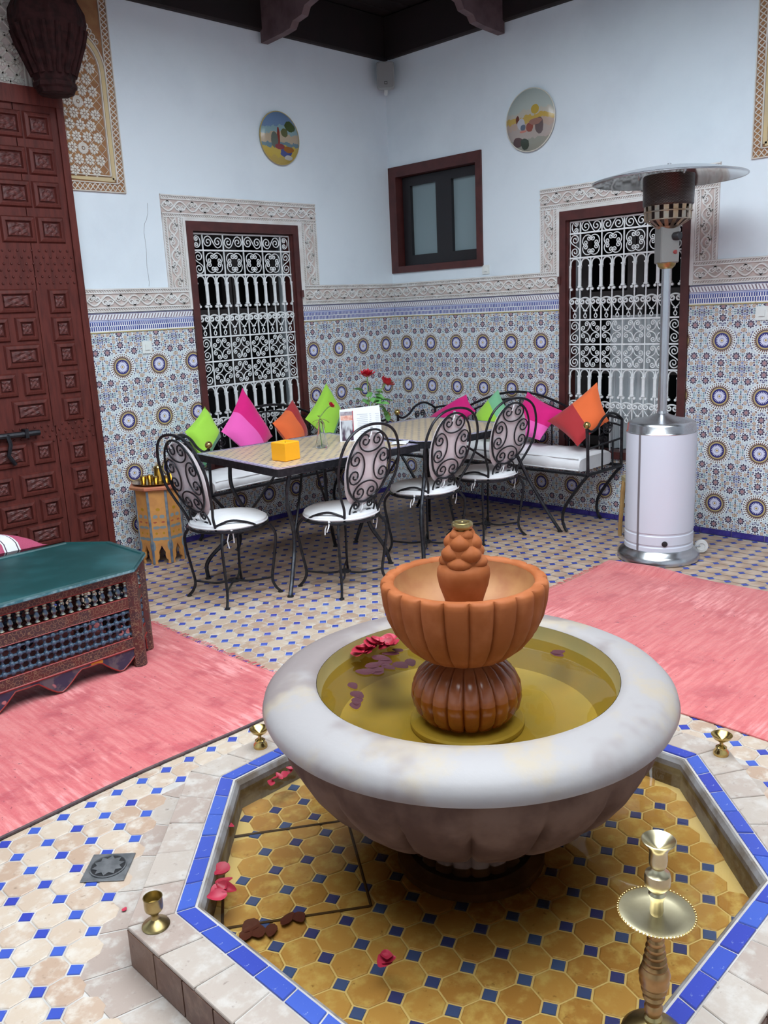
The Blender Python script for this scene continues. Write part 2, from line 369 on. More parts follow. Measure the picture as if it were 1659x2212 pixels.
# tiles of the dado
_full={}
def put_tile(wallo,f,key,s0,s1,z0,z1,cs,cz,tw,th,mat,name,d=.007):
    g=.0009
    def mk(a,b,c,e,off):
        mb=MB(); q=.0018
        r=lambda i,dd:[f(a+i,dd,c+i),f(b-i,dd,c+i),f(b-i,dd,e-i),f(a+i,dd,e-i)]
        mb.loft([r(0,0),r(0,d-q),r(q,d)],True,True); return mb
    o0=f(cs,0,cz)
    a,b,c,e=s0-cs+g,s1-cs-g,z0-cz+g,z1-cz-g
    full=abs((s1-s0)-tw)<1e-6 and abs((z1-z0)-th)<1e-6
    k=(key,f.__name__)
    if full and k in _full: me=_full[k]
    else:
        if f is LW: uv=lambda co:(.5-co.x/tw,.5+co.z/th)
        else: uv=lambda co:(.5-co.y/tw,.5+co.z/th)
        me=mk(a,b,c,e,0).mesh('wall_tile',mat,uv=uv)
        if full: _full[k]=me
    return place(name,me,wallo,o0)
def dado(wallo,f,groups,hole,s_end):
    for (g0,g1,c0) in groups:
        k0=math.floor((g0-c0)/TW+.5); k=k0
        while c0+(k-.5)*TW<g1-1e-6:
            c=c0+k*TW; a,b=max(g0,c-TW/2),min(g1,c+TW/2); k+=1
            if b-a<.006: continue
            for row in range(-1,4):
                cz=1.197-row*TH; z0,z1=cz-TH/2,min(cz+TH/2,1.404)
                for r in subtract([(a,b,z0,z1)],hole):
                    put_tile(wallo,f,'zel',r[0],r[1],r[2],r[3],c,cz,TW,TH,m_zel,'tile')
dado(wall_l,LW,[(0.008,1.81,.1237),(1.81,2.70,1.938)],WL,2.7)
dado(wall_r,RW,[(0.008,2.566,.127),(2.566,5.0,2.694)],WR,5.0)
for wo,f,iv in ((wall_l,LW,((.008,.98),(1.907,2.70))),(wall_r,RW,((.008,1.567),(2.48,5.0)))):
    for (a,b) in iv:
        s=a
        while s<b-.01:
            e=min(s+.2,b); put_tile(wo,f,'bord',s,e,1.405,1.523,s+.1,1.464,.2,.118,m_bord,'border_tile',.009); s=e
for nm,f,b in (('baseboard_left',LW,2.70),('baseboard_right',RW,5.0)):
    bo=MB(); mbox(bo,f,.006,b,0,.004,0,.036); bo=struct(nm,bo,m_grout); s=.012
    while s<b-.05:
        e=min(s+.198,b); q=MB(); mbox(q,f,0,e-s-.003,.003,.013,.002,.036); q.build('tile',m_navy,bo,loc=f(s,0,0)); s+=.2

# carved stucco bands
def ribbon(mb,pts,wd,d0,d1,P):
    n=len(pts); rows=[]
    for i in range(n):
        a=pts[max(0,i-1)]; b=pts[min(n-1,i+1)]; tx,ty=b[0]-a[0],b[1]-a[1]; l=math.hypot(tx,ty) or 1; nx,ny=-ty/l*wd/2,tx/l*wd/2
        x,y=pts[i]; rows.append([P(x+nx,y+ny,d0),P(x+nx*.75,y+ny*.75,d1),P(x-nx*.75,y-ny*.75,d1),P(x-nx,y-ny,d0)])
    mb.loft(rows,False)
def vine(mb,L,B,P,off=0.):
    for w0 in (.005,.027,B-.027,B-.005): ribbon(mb,[(0,w0),(L,w0)],.0095,.002,.012,P)
    for w0 in (.010,B-.022):
        n=max(1,int(L/.016))
        for i in range(n):
            t=(i+.15)*L/n; ribbon(mb,[(t,w0),(t+.012,w0+.012)],.006,.002,.010,P)
    f0,f1=.033,B-.033; h=(f1-f0)/2; c=(f0+f1)/2; n=max(1,round(L/.088)); st=L/n
    pts=[]; m=n*10
    for i in range(m+1):
        t=i*L/m; pts.append((t,c+h*.78*math.sin(PI*(t/st)+off)))
    ribbon(mb,pts,.0105,.002,.014,P); ribbon(mb,[(a,2*c-b) for a,b in pts],.0085,.002,.012,P)
    for i in range(n):
        t0=(i+.5)*st; sg=1 if math.sin(PI*(i+.5)+off)>0 else -1
        for side in (-1,1):
            q=[]
            for k in range(13):
                a=k/12*TAU*1.25; r=.019*(1-k/15); q.append((t0+side*(.021+.0)+side*r*math.cos(a)*-1,c-sg*h*.34+sg*r*math.sin(a)))
            ribbon(mb,q,.0075,.002,.0125,P)
        for k in range(5):
            a=(k-2)*.42; q=[(t0+.004*math.sin(a),c-sg*h*.9),(t0+.016*math.sin(a),c-sg*h*.9+sg*.018*math.cos(a)),(t0+.027*math.sin(a),c-sg*h*.9+sg*.027*math.cos(a))]
            ribbon(mb,q,.0062,.002,.012,P)
_tn=[0]
def trim(mat_bg,draw,rects):
    _tn[0]+=1; o=struct('trim_%d'%_tn[0],rects,mat_bg); mb=MB(); draw(mb); mb.build('carving',m_stucco,o); return o
def band_set(f,bands,outer):
    bgm=MB()
    for (s0,s1,z0,z1,o) in bands: mbox(bgm,f,s0,s1,0,.004,z0,z1)
    def draw(mb):
        for (s0,s1,z0,z1,o) in bands:
            if o=='h': vine(mb,s1-s0,z1-z0,lambda t,w,d:f(s0+t,d,z0+w))
            else: vine(mb,z1-z0,s1-s0,lambda t,w,d:f(s0+w,d,z0+t),.8)
    trim(m_stucco_bg,draw,bgm)
band_set(LW,[(.0,.945,1.526,1.666,'h'),(.795,.945,1.666,2.09,'v'),(.795,2.067,2.09,2.23,'h'),(1.925,2.067,1.666,2.09,'v'),(1.925,2.72,1.526,1.666,'h')],None)
band_set(RW,[(.013,1.545,1.526,1.666,'h'),(1.405,1.545,1.666,2.065,'v'),(1.405,2.643,2.065,2.205,'h'),(2.503,2.643,1.666,2.065,'v'),(2.503,5.0,1.526,1.666,'h')],None)
# smooth plaster strips between the carving and the window frames
for f,a,b,zt in ((LW,.945,1.925,2.09),(RW,1.545,2.503,2.065)):
    mb=MB(); h=WL if f is LW else WR
    mbox(mb,f,a,h[0]+.002,0,.016,1.526,zt); mbox(mb,f,h[1]-.002,b,0,.016,1.526,zt); mbox(mb,f,h[0]+.002,h[1]-.002,0,.016,h[3]-.002,zt)
    _tn[0]+=1; struct('trim_%d'%_tn[0],mb,m_stucco)

# painted and carved upper panels
m_pbrown=simple('panel_brown_ground',(.27,.125,.055),.8,c2=(.33,.17,.07),scale=16)
m_ochre=simple('panel_ochre_strip',(.52,.42,.26),.8,c2=(.58,.46,.24),scale=8)
m_cream=simple('panel_cream_relief',(.68,.65,.60),.8,c2=(.58,.54,.48),scale=10)
def rosette_mesh(n=8):
    mb=MB()
    for k in range(n):
        a=TAU*k/n; c,s=math.cos(a),math.sin(a); P=lambda r,t,d:(r*c-t*s,d,r*s+t*c)
        mb.loft([[P(.30,-.09,0),P(.62,-.26,0),P(.88,-.22,0),P(1,0,0),P(.88,.22,0),P(.62,.26,0),P(.30,.09,0)],[P(.34,-.05,.25),P(.62,-.20,.25),P(.85,-.16,.25),P(.94,0,.25),P(.85,.16,.25),P(.62,.20,.25),P(.34,.05,.25)]],True,True)
    mb.lathe([(.2,0),(.16,.3),(.02,.32)],8)
    for i in range(len(mb.v)-24,len(mb.v)): x,y,z=mb.v[i]; mb.v[i]=(x,z,y)
    return mb
ros_me=rosette_mesh(8).mesh('rosette',m_cream); ros_me2=rosette_mesh(14).mesh('rosette_large',m_cream)
def lattice_strip(mb,t0,t1,w0,w1,P,pitch=.032):
    n=max(2,round((t1-t0)/pitch)); st=(t1-t0)/n
    for i in range(n):
        a=t0+i*st
        ribbon(mb,[(a,w0),(a+st,w1)],.006,.003,.010,P); ribbon(mb,[(a,w1),(a+st,w0)],.006,.003,.0095,P)
def panel(f,s0,s1,z0,z1,flip):
    bgm=MB(); mbox(bgm,f,s0,s1,0,.005,z0,z1); _tn[0]+=1; o=struct('trim_%d'%_tn[0],bgm,m_pbrown)
    P=lambda t,w,d:f(t,d,w); mb=MB()
    bw=.052
    for k in (.004,bw): 
        ribbon(mb,[(s0+k,z0+k),(s0+k,z1)],.007,.003,.013,P); ribbon(mb,[(s1-k,z0+k),(s1-k,z1)],.007,.003,.013,P); ribbon(mb,[(s0+k,z0+k),(s1-k,z0+k)],.007,.003,.013,P)
    lattice_strip(mb,s0+.008,s1-.008,z0+.009,z0+bw-.005,P)
    Pv=lambda t,w,d:f(w,d,t)
    lattice_strip(mb,z0+bw,z1,s0+.009,s0+bw-.005,Pv); lattice_strip(mb,z0+bw,z1,s1-bw+.005,s1-.009,Pv)
    mb.build('lattice_border',m_cream,o)
    a,b=s0+bw+.004,s1-bw-.004; c=(a+b)/2; hw=(b-a)/2; spring=z1-.42; base=z0+bw+.004
    def archpath(r):
        pts=[(c-r,base+(hw-r)),(c-r,spring)]
        for i in range(1,16):
            q=PI-PI*i/16; pts.append((c+r*math.cos(q),spring+1.15*r*math.sin(q)))
        return pts+[(c+r,spring),(c+r,base+(hw-r))]
    oc=MB(); p=archpath(hw-.016); ribbon(oc,p+[p[0]],.030,.003,.012,P); oc.build('ochre_moulding',m_ochre,o)
    mb=MB()
    for rr in (hw-.036,hw): p=archpath(rr); ribbon(mb,p+[p[0]] if rr<hw else p,.008,.003,.017,P)
    # spandrels
    for sd in (-1,1):
        for i in range(4):
            cx=c+sd*(hw-.035-.018*i); cz=spring+hw*(.85+.13*i); q=[(cx+.020*(1-k/14)*math.cos(k*.62),cz+.020*(1-k/14)*math.sin(k*.62)) for k in range(13)]
            ribbon(mb,q,.006,.003,.012,P)
    # interlacing star lines of the field
    fw_=hw-.045
    for i in range(-14,26):
        for sl in (1,-1):
            q=[]
            for k in range(41):
                x=-fw_+2*fw_*k/40; zz=base+.04+i*.058+sl*x*1.0
                ok=zz>base+.045 and (zz<spring or math.hypot(x,(zz-spring)/1.15)<fw_)
                if ok: q.append((c+x,zz))
            if len(q)>2: ribbon(mb,[q[0],q[-1]],.0028,.003,.0075,P)
    mb.build('moulding',m_cream,o)
    rot=(0,0,PI) if f is LW else (0,0,PI/2)
    H=spring+.9*hw-base; rows=int(H/.058)
    for j in range(rows):
        z=base+.055+j*.062; big=(j%4==2)
        for i in range(-2,3):
            x=i*.066+(.033 if j%2 else 0)
            if abs(x)>fw_-.02 or (z>spring and math.hypot(x,(z-spring)/1.15)>fw_-.02): continue
            me=ros_me2 if (big and i%2==0) else ros_me; r=.031 if not (big and i%2==0) else .034
            place('rosette',me,o,f(c+x,.006,z),rot,(r,.02,r))
    return o
panel(LW,2.295,2.785,2.215,3.288,False); panel(RW,2.815,3.305,2.19,3.288,False)
# white geometric tympanum over the door
bgm=MB(); mbox(bgm,LW,2.80,3.9,0,.005,2.6,3.288); _tn[0]+=1; o=struct('trim_%d'%_tn[0],bgm,m_stucco_bg); mb=MB(); P=lambda t,w,d:LW(t,d,w)
ribbon(mb,[(2.806,2.6),(2.806,3.288)],.014,.002,.02,P); ribbon(mb,[(2.83,2.6),(2.83,3.288)],.008,.002,.016,P)
for k in range(-16,30):
    for sl in (1,-1):
        a=(2.84,2.6+k*.075); q=[(2.84+u*.02,2.6+k*.075+(u*.02 if sl>0 else 1.06-u*.02-1.06+0)) for u in range(54)]
        q=[p for p in q if 2.6<=p[1]<=3.288]
        if len(q)>1: ribbon(mb,[q[0],q[-1]],.012,.002,.011,P)
for j in range(9):
    ribbon(mb,[(2.84,2.62+j*.075),(3.9,2.62+j*.075)],.009,.002,.010,P)
mb.build('carving',m_cream,o)
for j in range(9):
    for i in range(8): place('rosette',ros_me,o,LW(2.872+i*.075,.006,2.62+j*.075),(0,0,PI),(.027,.02,.027))

# ---- ceiling of the surrounding gallery, open in the middle
mb=MB()
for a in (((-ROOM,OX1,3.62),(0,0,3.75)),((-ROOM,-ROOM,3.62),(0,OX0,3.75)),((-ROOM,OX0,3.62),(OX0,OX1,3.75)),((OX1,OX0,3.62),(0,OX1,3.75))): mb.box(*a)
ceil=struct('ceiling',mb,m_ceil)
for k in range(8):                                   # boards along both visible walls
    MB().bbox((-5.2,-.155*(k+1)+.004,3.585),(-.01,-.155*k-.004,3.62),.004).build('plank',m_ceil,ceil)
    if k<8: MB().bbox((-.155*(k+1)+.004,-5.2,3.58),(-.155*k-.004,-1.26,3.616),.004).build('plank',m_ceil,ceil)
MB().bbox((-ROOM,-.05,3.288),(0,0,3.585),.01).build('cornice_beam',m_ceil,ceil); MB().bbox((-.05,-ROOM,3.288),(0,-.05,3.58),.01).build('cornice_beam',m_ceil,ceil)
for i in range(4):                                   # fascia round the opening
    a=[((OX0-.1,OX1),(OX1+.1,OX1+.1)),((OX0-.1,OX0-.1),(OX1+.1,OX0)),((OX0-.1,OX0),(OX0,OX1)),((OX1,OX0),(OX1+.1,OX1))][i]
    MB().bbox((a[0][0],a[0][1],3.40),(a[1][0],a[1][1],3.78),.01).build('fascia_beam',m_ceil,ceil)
def bracket_mesh():
    prof=[(0,3.215),(.22,3.225),(.30,3.235),(.33,3.27),(.42,3.285),(.45,3.33),(.58,3.36),(.66,3.42),(.80,3.44),(.98,3.50),(1.2,3.52),(1.2,3.60),(0,3.60)]
    return prof
pr=bracket_mesh(); n=len(pr)
b=MB().loft([[(-1.20,-y-.03,z) for y,z in pr],[(-1.145,-y-.03,z) for y,z in pr]],True,True).build('corbel_board',m_bracket,ceil)
b=MB().loft([[(-y-.03,-1.145,z) for y,z in pr],[(-y-.03,-1.09,z) for y,z in pr]],True,True).build('corbel_board',m_bracket,ceil)
# parapet above the gallery
for a in (((-ROOM,-.3,3.75),(.3,.3,4.3)),((-.3,-ROOM,3.75),(.3,-.3,4.3)),((-ROOM-.3,-ROOM,3.75),(-ROOM,.3,4.3)),((-ROOM,-ROOM-.3,3.75),(.3,-ROOM,4.3))):
    pass
# ------------------------------------------------------------------ windows
def flat_tube(pts,r,sides=5): return MB().tube([(x,0,z) for x,z in pts],r,sides)
IR=.0038
def sc_mesh(name,kind,size,R=.235,D=.40,r=IR,turns=1.55,n=20): return flat_tube(scroll(kind,size,R,D,turns,n),r,5).mesh(name,m_irwhite,True,recalc=False)
gC=sc_mesh('c_scroll','C',.080,.24,.42); gCs=sc_mesh('small_c_scroll','C',.072,.24,.46,.0036,1.3,16); gS=sc_mesh('s_scroll','S',.150,.245); gSv=sc_mesh('end_s_scroll','S',.145,.235)
gV=sc_mesh('volute','C',.042,.25,.30,.003,1.1,12)
def arch_mesh(w): return flat_tube([(-w/2,-.03),(-w/2,0)]+[(w/2*math.cos(PI-PI*i/10),w/2*math.sin(PI-PI*i/10)) for i in range(1,11)]+[(w/2,-.03)],.0045).mesh('arch',m_irwhite,True,recalc=False)
def drop_mesh(w,h):
    mb=MB()
    for sg in (-1,1): mb.tube([(p[0],0,p[1]) for p in [(sg*w*.46,0),(sg*w*.30,-.028),(sg*w*.10,-.045),(0,-.052),(0,-.066),(sg*.011,-.082),(sg*.008,-.094),(0,-.099)]],.0034,5)
    mb.tube([(-.014,0,-.05),(.014,0,-.052)],.005,5); return mb.mesh('drop',m_irwhite,True,recalc=False)
def window(name,f,h,curtain):
    s0,s1,z0,z1=h; root=sempty(name,f((s0+s1)/2,0,z0)); o0=Vector(root.location)
    def part(nm,mb,mat,sm=False,par=None): mb.v=[tuple(Vector(p)-o0) for p in mb.v]; return mb.build(nm,mat,par or root,sm)
    fw_=.048
    mb=MB(); mbox(mb,f,s0,s0+fw_,-.10,.022,z0,z1); mbox(mb,f,s1-fw_,s1,-.10,.022,z0,z1); mbox(mb,f,s0+fw_,s1-fw_,-.10,.022,z1-.06,z1); mbox(mb,f,s0+fw_,s1-fw_,-.10,.022,z0,z0+.05)
    mbox(mb,f,s0+fw_,s0+fw_+.012,-.09,.004,z0+.05,z1-.06); mbox(mb,f,s1-fw_-.012,s1-fw_,-.09,.004,z0+.05,z1-.06)
    part('frame',mb,m_wood)
    # hinge knuckle on the frame
    mb=MB().tube([f(s0+.004,.03,1.58),f(s0+.004,.03,1.63)],.011,8); part('hinge',mb,m_wood,True)
    # dark casements behind the grille
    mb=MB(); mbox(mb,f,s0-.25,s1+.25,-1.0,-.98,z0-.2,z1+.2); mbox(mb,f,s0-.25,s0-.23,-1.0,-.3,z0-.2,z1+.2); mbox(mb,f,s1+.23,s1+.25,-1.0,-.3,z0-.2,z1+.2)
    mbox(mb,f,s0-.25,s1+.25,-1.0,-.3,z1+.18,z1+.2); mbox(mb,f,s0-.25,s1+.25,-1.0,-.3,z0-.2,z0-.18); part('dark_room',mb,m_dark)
    cm=(s0+s1)/2
    for a,b in ((s0+fw_,cm-.005),(cm+.005,s1-fw_)):
        mb=MB()
        for q in ((a,a+.055),(b-.055,b)): mbox(mb,f,q[0],q[1],-.22,-.18,z0+.05,z1-.06)
        for zz in (z0+.05,z0+.55,1.46,z1-.12): mbox(mb,f,a+.055,b-.055,-.22,-.18,zz,zz+.06)
        part('casement',mb,m_dwood)
    if curtain:
        n=60; ring=[]; rows=[]
        for zz in (z0+.05,.9,1.36):
            rows.append([f(s0+fw_+.26+.40*i/n,-.125-.016*math.sin(i*.7)-.006*math.sin(i*2.1),zz) for i in range(n+1)])
        part('curtain',MB().loft(rows,False),simple('grey_curtain',(.50,.54,.56),.9),True)
    # grille
    a,b=s0+fw_+.010,s1-fw_-.010; W=b-a; nb=10; bay=W/nb; d=-.02
    top=z1-.068
    g=MB(); mbox(g,f,a,b,d-.004,d+.004,top-.010,top); gr=part('grille',g,m_irwhite)
    rot=(0,0,PI) if f is LW else (0,0,-PI/2)
    def inst(nm,me,s,z,ang=0,dd=0,flip=False,sc=1.):
        o=place(nm,me,gr,Vector(f(s,d+dd,z))-o0); q=Matrix.Rotation(rot[2],3,'Z')@Matrix.Rotation(ang,3,'Y'); o.rotation_euler=q.to_euler()
        if flip or sc!=1.: o.scale=(-sc if flip else sc,sc,sc)
        return o
    bars={}
    def bar(sx0,sx1,za,zb,dd=0):
        L=(round(sx1-sx0,4),round(zb-za,4))
        if L not in bars:
            mb=MB(); mbox(mb,f,0,L[0],-.004,.004,0,L[1]); bars[L]=mb.mesh('bar',m_irwhite)
        return place('bar',bars[L],gr,Vector(f(sx0,d+dd,za))-o0)
    hb=lambda z:bar(a-.006,b+.006,z-.005,z+.005,.003)
    Z=[top-.005,1.898,1.742,1.462,1.340,1.178,1.015]
    cells=[0,1,3,5,7,9,10]
    for z in (1.898,1.742,1.340,1.178,1.015): hb(z)
    vb=lambda s,za,zb,w=.007:bar(s-w/2,s+w/2,za,zb)
    # top band and rosette band
    for c in cells: 
        vb(a+c*bay,1.742,top)
    for i in range(6):
        c0,c1=cells[i],cells[i+1]; cs=a+(c0+c1)/2*bay; zc=(top+1.898)/2
        if c1-c0==2: inst('s_scroll',gS,cs,zc,0,0,i%2==1,min(1.,bay*2*.94/.150))
        else: inst('c_scroll',gC,cs,zc,PI/2,0,i>0,.9)
        zc=(1.898+1.742)/2
        if c1-c0==2:
            for k in range(4):
                q=PI/4+k*PI/2; inst('c_scroll',gCs,cs+.047*math.cos(q),zc+.047*math.sin(q),(-q-(PI/2)),.002*(k%2),False,1.)
        else: inst('s_scroll',gSv,cs,zc,PI/2,0,i>0)
    am=arch_mesh(bay*.80); dm=drop_mesh(bay,.1); 
    colm={}
    def arcade(zt,zb,zcol0,zcol1):
        for k in range(nb+1):
            s=a+k*bay; vb(s,zb,zt)
            if zcol1 not in colm:
                mb=MB(); mbox(mb,f,-.0105,.0105,-.004,.004,0,zcol1-zcol0); mbox(mb,f,-.014,.014,-.006,.006,zcol1-zcol0-.006,zcol1-zcol0+.004); mbox(mb,f,-.014,.014,-.006,.006,-.006,.004)
                for sg in (-1,1): mb.tube([f(sg*.017,-.006,-.016),f(sg*.017,.006,-.016)],.009,8)
                colm[zcol1]=mb.mesh('column',m_irwhite)
            place('column',colm[zcol1],gr,Vector(f(s,d+.005,zcol0))-o0)
            if k<nb: inst('arch',am,s+bay/2,zt-.006-bay*.40)
    arcade(1.742,1.340,1.556,1.690); 
    arcade(1.015,z0+.05,.845,.965)
    for zr in (1.462,.775):
        for k in range(nb):
            s=a+(k+.5)*bay
            inst('volute',gV,s,zr,PI,.004,False,bay*.98/.042/1.0 if bay<.06 else bay*.98/.042)
            inst('drop',dm,s,zr-.012)
    # two bands of interlaced scrolls
    for zt,zb in ((1.340,1.178),(1.178,1.015)):
        zc=(zt+zb)/2
        for c in (0,1,3,5,7,9,10): vb(a+c*bay,zb,zt)
        for i in range(6):
            c0,c1=cells[i],cells[i+1]; cs=a+(c0+c1)/2*bay
            if c1-c0==1: inst('s_scroll',gSv,cs,zc,PI/2,0,i==0)
            else:
                for k in range(4):
                    q=PI/4+k*PI/2; inst('c_scroll',gCs,cs+.046*math.cos(q),zc+.046*math.sin(q),(-q+(PI/2)),.002*(k%2))
    for c in (0,1,3,5,7,9,10): vb(a+c*bay,z0+.05,.66)
    return root
window('window_1',LW,WL,False); window('window_2',RW,WR,True)
# small upper window beside the corner
s0,s1,z0,z1=.002,.912,1.742,2.531
root=sempty('window_3',RW((s0+s1)/2,0,z0)); o0=Vector(root.location)
def part3(nm,mb,mat,par=None): mb.v=[tuple(Vector(p)-o0) for p in mb.v]; return mb.build(nm,mat,par or root)
mb=MB(); mbox(mb,RW,s0,s0+.075,-.12,.014,z0,z1); mbox(mb,RW,s1-.052,s1,-.12,.014,z0,z1); mbox(mb,RW,s0+.075,s1-.052,-.12,.014,z1-.075,z1); mbox(mb,RW,s0+.075,s1-.052,-.12,.014,z0,z0+.05); part3('frame',mb,m_wood)
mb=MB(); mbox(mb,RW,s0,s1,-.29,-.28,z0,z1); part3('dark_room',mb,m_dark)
for a,b in ((.092,.505),(.505,.858)):
    mb=MB(); za,zb=z0+.055,z1-.08
    mbox(mb,RW,a,a+.078,-.10,-.05,za,zb); mbox(mb,RW,b-.075 if b<.6 else b-.045,b,-.10,-.05,za,zb); l,r_=a+.078,(b-.075 if b<.6 else b-.045)
    mbox(mb,RW,l,r_,-.10,-.05,zb-.065,zb); mbox(mb,RW,l,r_,-.10,-.05,za,za+.075); cs=part3('casement',mb,m_alu)
    mb=MB(); mbox(mb,RW,l,r_,-.085,-.079,za+.075,zb-.065); part3('pane',mb,m_frost)
# ------------------------------------------------------------------ carved door leaf
dr=sempty('door_1',(-3.2,-.05,0)); D0=.045
def dpart(nm,mb,mat,par=None,sm=False):
    q=Vector((-3.2,-.05,0)); mb.v=[tuple(Vector(p)-q) for p in mb.v]; return mb.build(nm,mat,par or dr,sm)
mb=MB(); mbox(mb,LW,2.665,2.938,.004,D0,.02,2.725); dpart('narrow_leaf',mb,m_door)
mb=MB(); mbox(mb,LW,2.943,3.95,.004,D0,.02,2.725); dpart('main_leaf',mb,m_door)
mb=MB(); mbox(mb,LW,2.66,3.95,D0,D0+.018,2.635,2.725); dpart('top_rail',mb,m_door)
mb=MB(); mbox(mb,LW,2.66,2.70,D0,D0+.014,.02,2.635); dpart('stile',mb,m_door)
mb=MB(); mbox(mb,LW,2.932,2.952,D0,D0+.008,.9,1.66); dpart('cover_strip',mb,m_door)
pcache={}
def dpanel(s,z,w,h):
    k=(w,h)
    if k not in pcache:
        F=MB(); r=lambda i,d:[(-w/2+i,-d,-h/2+i),(w/2-i,-d,-h/2+i),(w/2-i,-d,h/2-i),(-w/2+i,-d,h/2-i)]
        F.loft([r(-.022,0),r(-.014,.014),r(0,.018),r(.004,.018),r(.010,.004),r(.012,.004)],True,False)
        Cc=MB(); Cc.loft([r(.012,.003),r(.016,.012)],True,False); a=r(.016,.012); 
        g=8; vs=[]; fs=[]
        for i in range(g+1):
            for j in range(g+1):
                x=a[0][0]+(a[1][0]-a[0][0])*i/g; zz=a[0][2]+(a[2][2]-a[0][2])*j/g
                e=0 if i in (0,g) or j in (0,g) else .004*math.cos(i*PI/2*1.0)*math.cos(j*PI/2)+.003
                vs.append((x,-.012-e,zz))
        for i in range(g):
            for j in range(g): fs.append((i*(g+1)+j,(i+1)*(g+1)+j,(i+1)*(g+1)+j+1,i*(g+1)+j+1))
        Cc.add(vs,fs); pcache[k]=(F.mesh('panel_moulding',m_door),Cc.mesh('panel_carving',m_carve))
    p=place('panel',pcache[k][0],dr,Vector(LW(s,D0,z))-Vector((-3.2,-.05,0))); place('carving',pcache[k][1],p)
for i,z in enumerate((2.531,2.347,2.173,1.987)):
    for s,w in ((2.815,.115),(3.00,.150),(3.205,.150),(3.40,.15)): dpanel(s,z,w,.098)
for z in (1.598,1.444,1.30,1.143,.985,.731,.577,.42,.264,.11): dpanel(2.820,z,.082,.092)
def inter(zs,off):
    for i,z in enumerate(zs):
        if (i+off)%2==0:
            for s in (3.07,3.41,3.75): dpanel(s,z,.165,.088)
            
        else:
            for s in (3.03,3.19,3.35,3.55,3.72): dpanel(s,z,.082,.088)
inter((1.605,1.452,1.305,1.150,.998),0); 
for i,z in enumerate((.757,.580,.42,.275,.12)):
    for s,w in (((3.03,.085),(3.225,.165),(3.45,.1)) if i%2==0 else ((3.085,.17),(3.29,.085),(3.45,.12))): dpanel(s,z,w,.092)
stud=MB().lathe([(.0075,0),(.0055,.006),(.001,.008)],7).xf(Matrix.Rotation(PI/2,4,'X')).mesh('stud',m_door,True)
def studs(z0,z1,rows):
    for j in range(rows):
        z=z0+(z1-z0)*j/(rows-1)
        for i in range(22):
            s=2.715+i*.041+(.02 if j%2 else 0)
            place('stud',stud,dr,Vector(LW(s,D0,z))-Vector((-3.2,-.05,0)))
studs(1.70,1.875,6); studs(.815,.905,4)
bt=MB().tube([LW(3.6,D0+.03,.885),LW(3.05,D0+.03,.876)],.016,8); bt=dpart('bolt',bt,m_iron,None,True)
mb=MB().tube([LW(3.235,D0+.035,.885),LW(3.23,D0+.05,.83),LW(3.245,D0+.04,.77),LW(3.215,D0+.04,.715)],.012,7); dpart('bolt_handle',mb,m_iron,None,True)
for s in (3.12,3.33): mb=MB(); mbox(mb,LW,s,s+.02,D0,D0+.052,.855,.905); dpart('bolt_staple',mb,m_iron)
# carved corbel hanging over the door's pivot
pd=sempty('trim_20',(-2.765,-.21,2.665))
oct8=lambda r,z,k=8:[(r*math.cos(TAU*(i+.5)/k),r*math.sin(TAU*(i+.5)/k),z) for i in range(k)]
prof=[(.092,0),(.100,.02),(.112,.03),(.112,.05),(.104,.06),(.110,.085),(.118,.12),(.150,.17),(.158,.22),(.185,.27),(.192,.33),(.196,.345),(.192,.40),(.16,.46),(.145,.62)]
MB().loft([oct8(r,z) for r,z in prof],True,True).build('corbel',m_pend,pd)
flut=MB()
for i in range(16):
    a=TAU*(i+.5)/16
    flut.tube([(r*math.cos(a),r*math.sin(a),z) for r,z in ((.108,.09),(.135,.16),(.168,.24),(.187,.31))],.014,6)
flut.build('corbel_flutes',m_pend,pd,True)
MB().box((-.06,-.05,.3),(.06,.21,.62)).build('wall_block',m_pend,pd)

# ------------------------------------------------------------------ floor
FC=(-3.53,-3.58); TAN=math.tan(PI/8)
def octv(a,z=None):
    r=a/math.cos(PI/8); v=[(FC[0]+r*math.cos(PI/8+k*PI/4),FC[1]+r*math.sin(PI/8+k*PI/4)) for k in range(8)]
    return v if z is None else [(x,y,z) for x,y in v]
def apo(x,y):
    x-=FC[0]; y-=FC[1]; return max(abs(x),abs(y),(abs(x)+abs(y))/math.sqrt(2))
mb=MB().box((-ROOM-.3,-ROOM-.3,-.12),(.3,.3,-.0028)); floor=struct('floor',mb,m_grout)
G=.0903; CUT=.0242
def octpoly(g,cut,gap=.0022):
    h=g/2-gap; c=cut-gap*.2; return [(h,-h+c),(h,h-c),(h-c,h),(-h+c,h),(-h,h-c),(-h,-h+c),(-h+c,-h),(h-c,-h)]
def tile_mesh(poly,t,name,mat,b=.0025):
    s=lambda k:[(x*k,y*k) for x,y in poly]; R=max(abs(x) for x,_ in poly); k=1-b/R
    return MB().loft([[(x,y,-t) for x,y in poly],[(x,y,-b*.7) for x,y in poly],[(x*k,y*k,0) for x,y in poly]],True,True).mesh(name,mat)
dotp=[(CUT-.003,0),(0,CUT-.003),(-CUT+.003,0),(0,-CUT+.003)]
oct_me=tile_mesh(octpoly(G,CUT),.006,'clay_tile',m_clay); dot_me=tile_mesh(dotp,.006,'blue_tile',m_blue,.002)
def covered(x,y): return (x<-3.14 and -2.46<y<-.95) or (-2.38<x<-.95 and -5.2<y<-2.50)
def sees(x,y):
    d=Vector((x,y,0))-CAM; z=d.dot(fw); 
    return z>.1 and abs(d.dot(r2)/z)<.47 and abs(d.dot(u2)/z)<.62
nx=int(ROOM/G)+2
octs=[];dots=[]
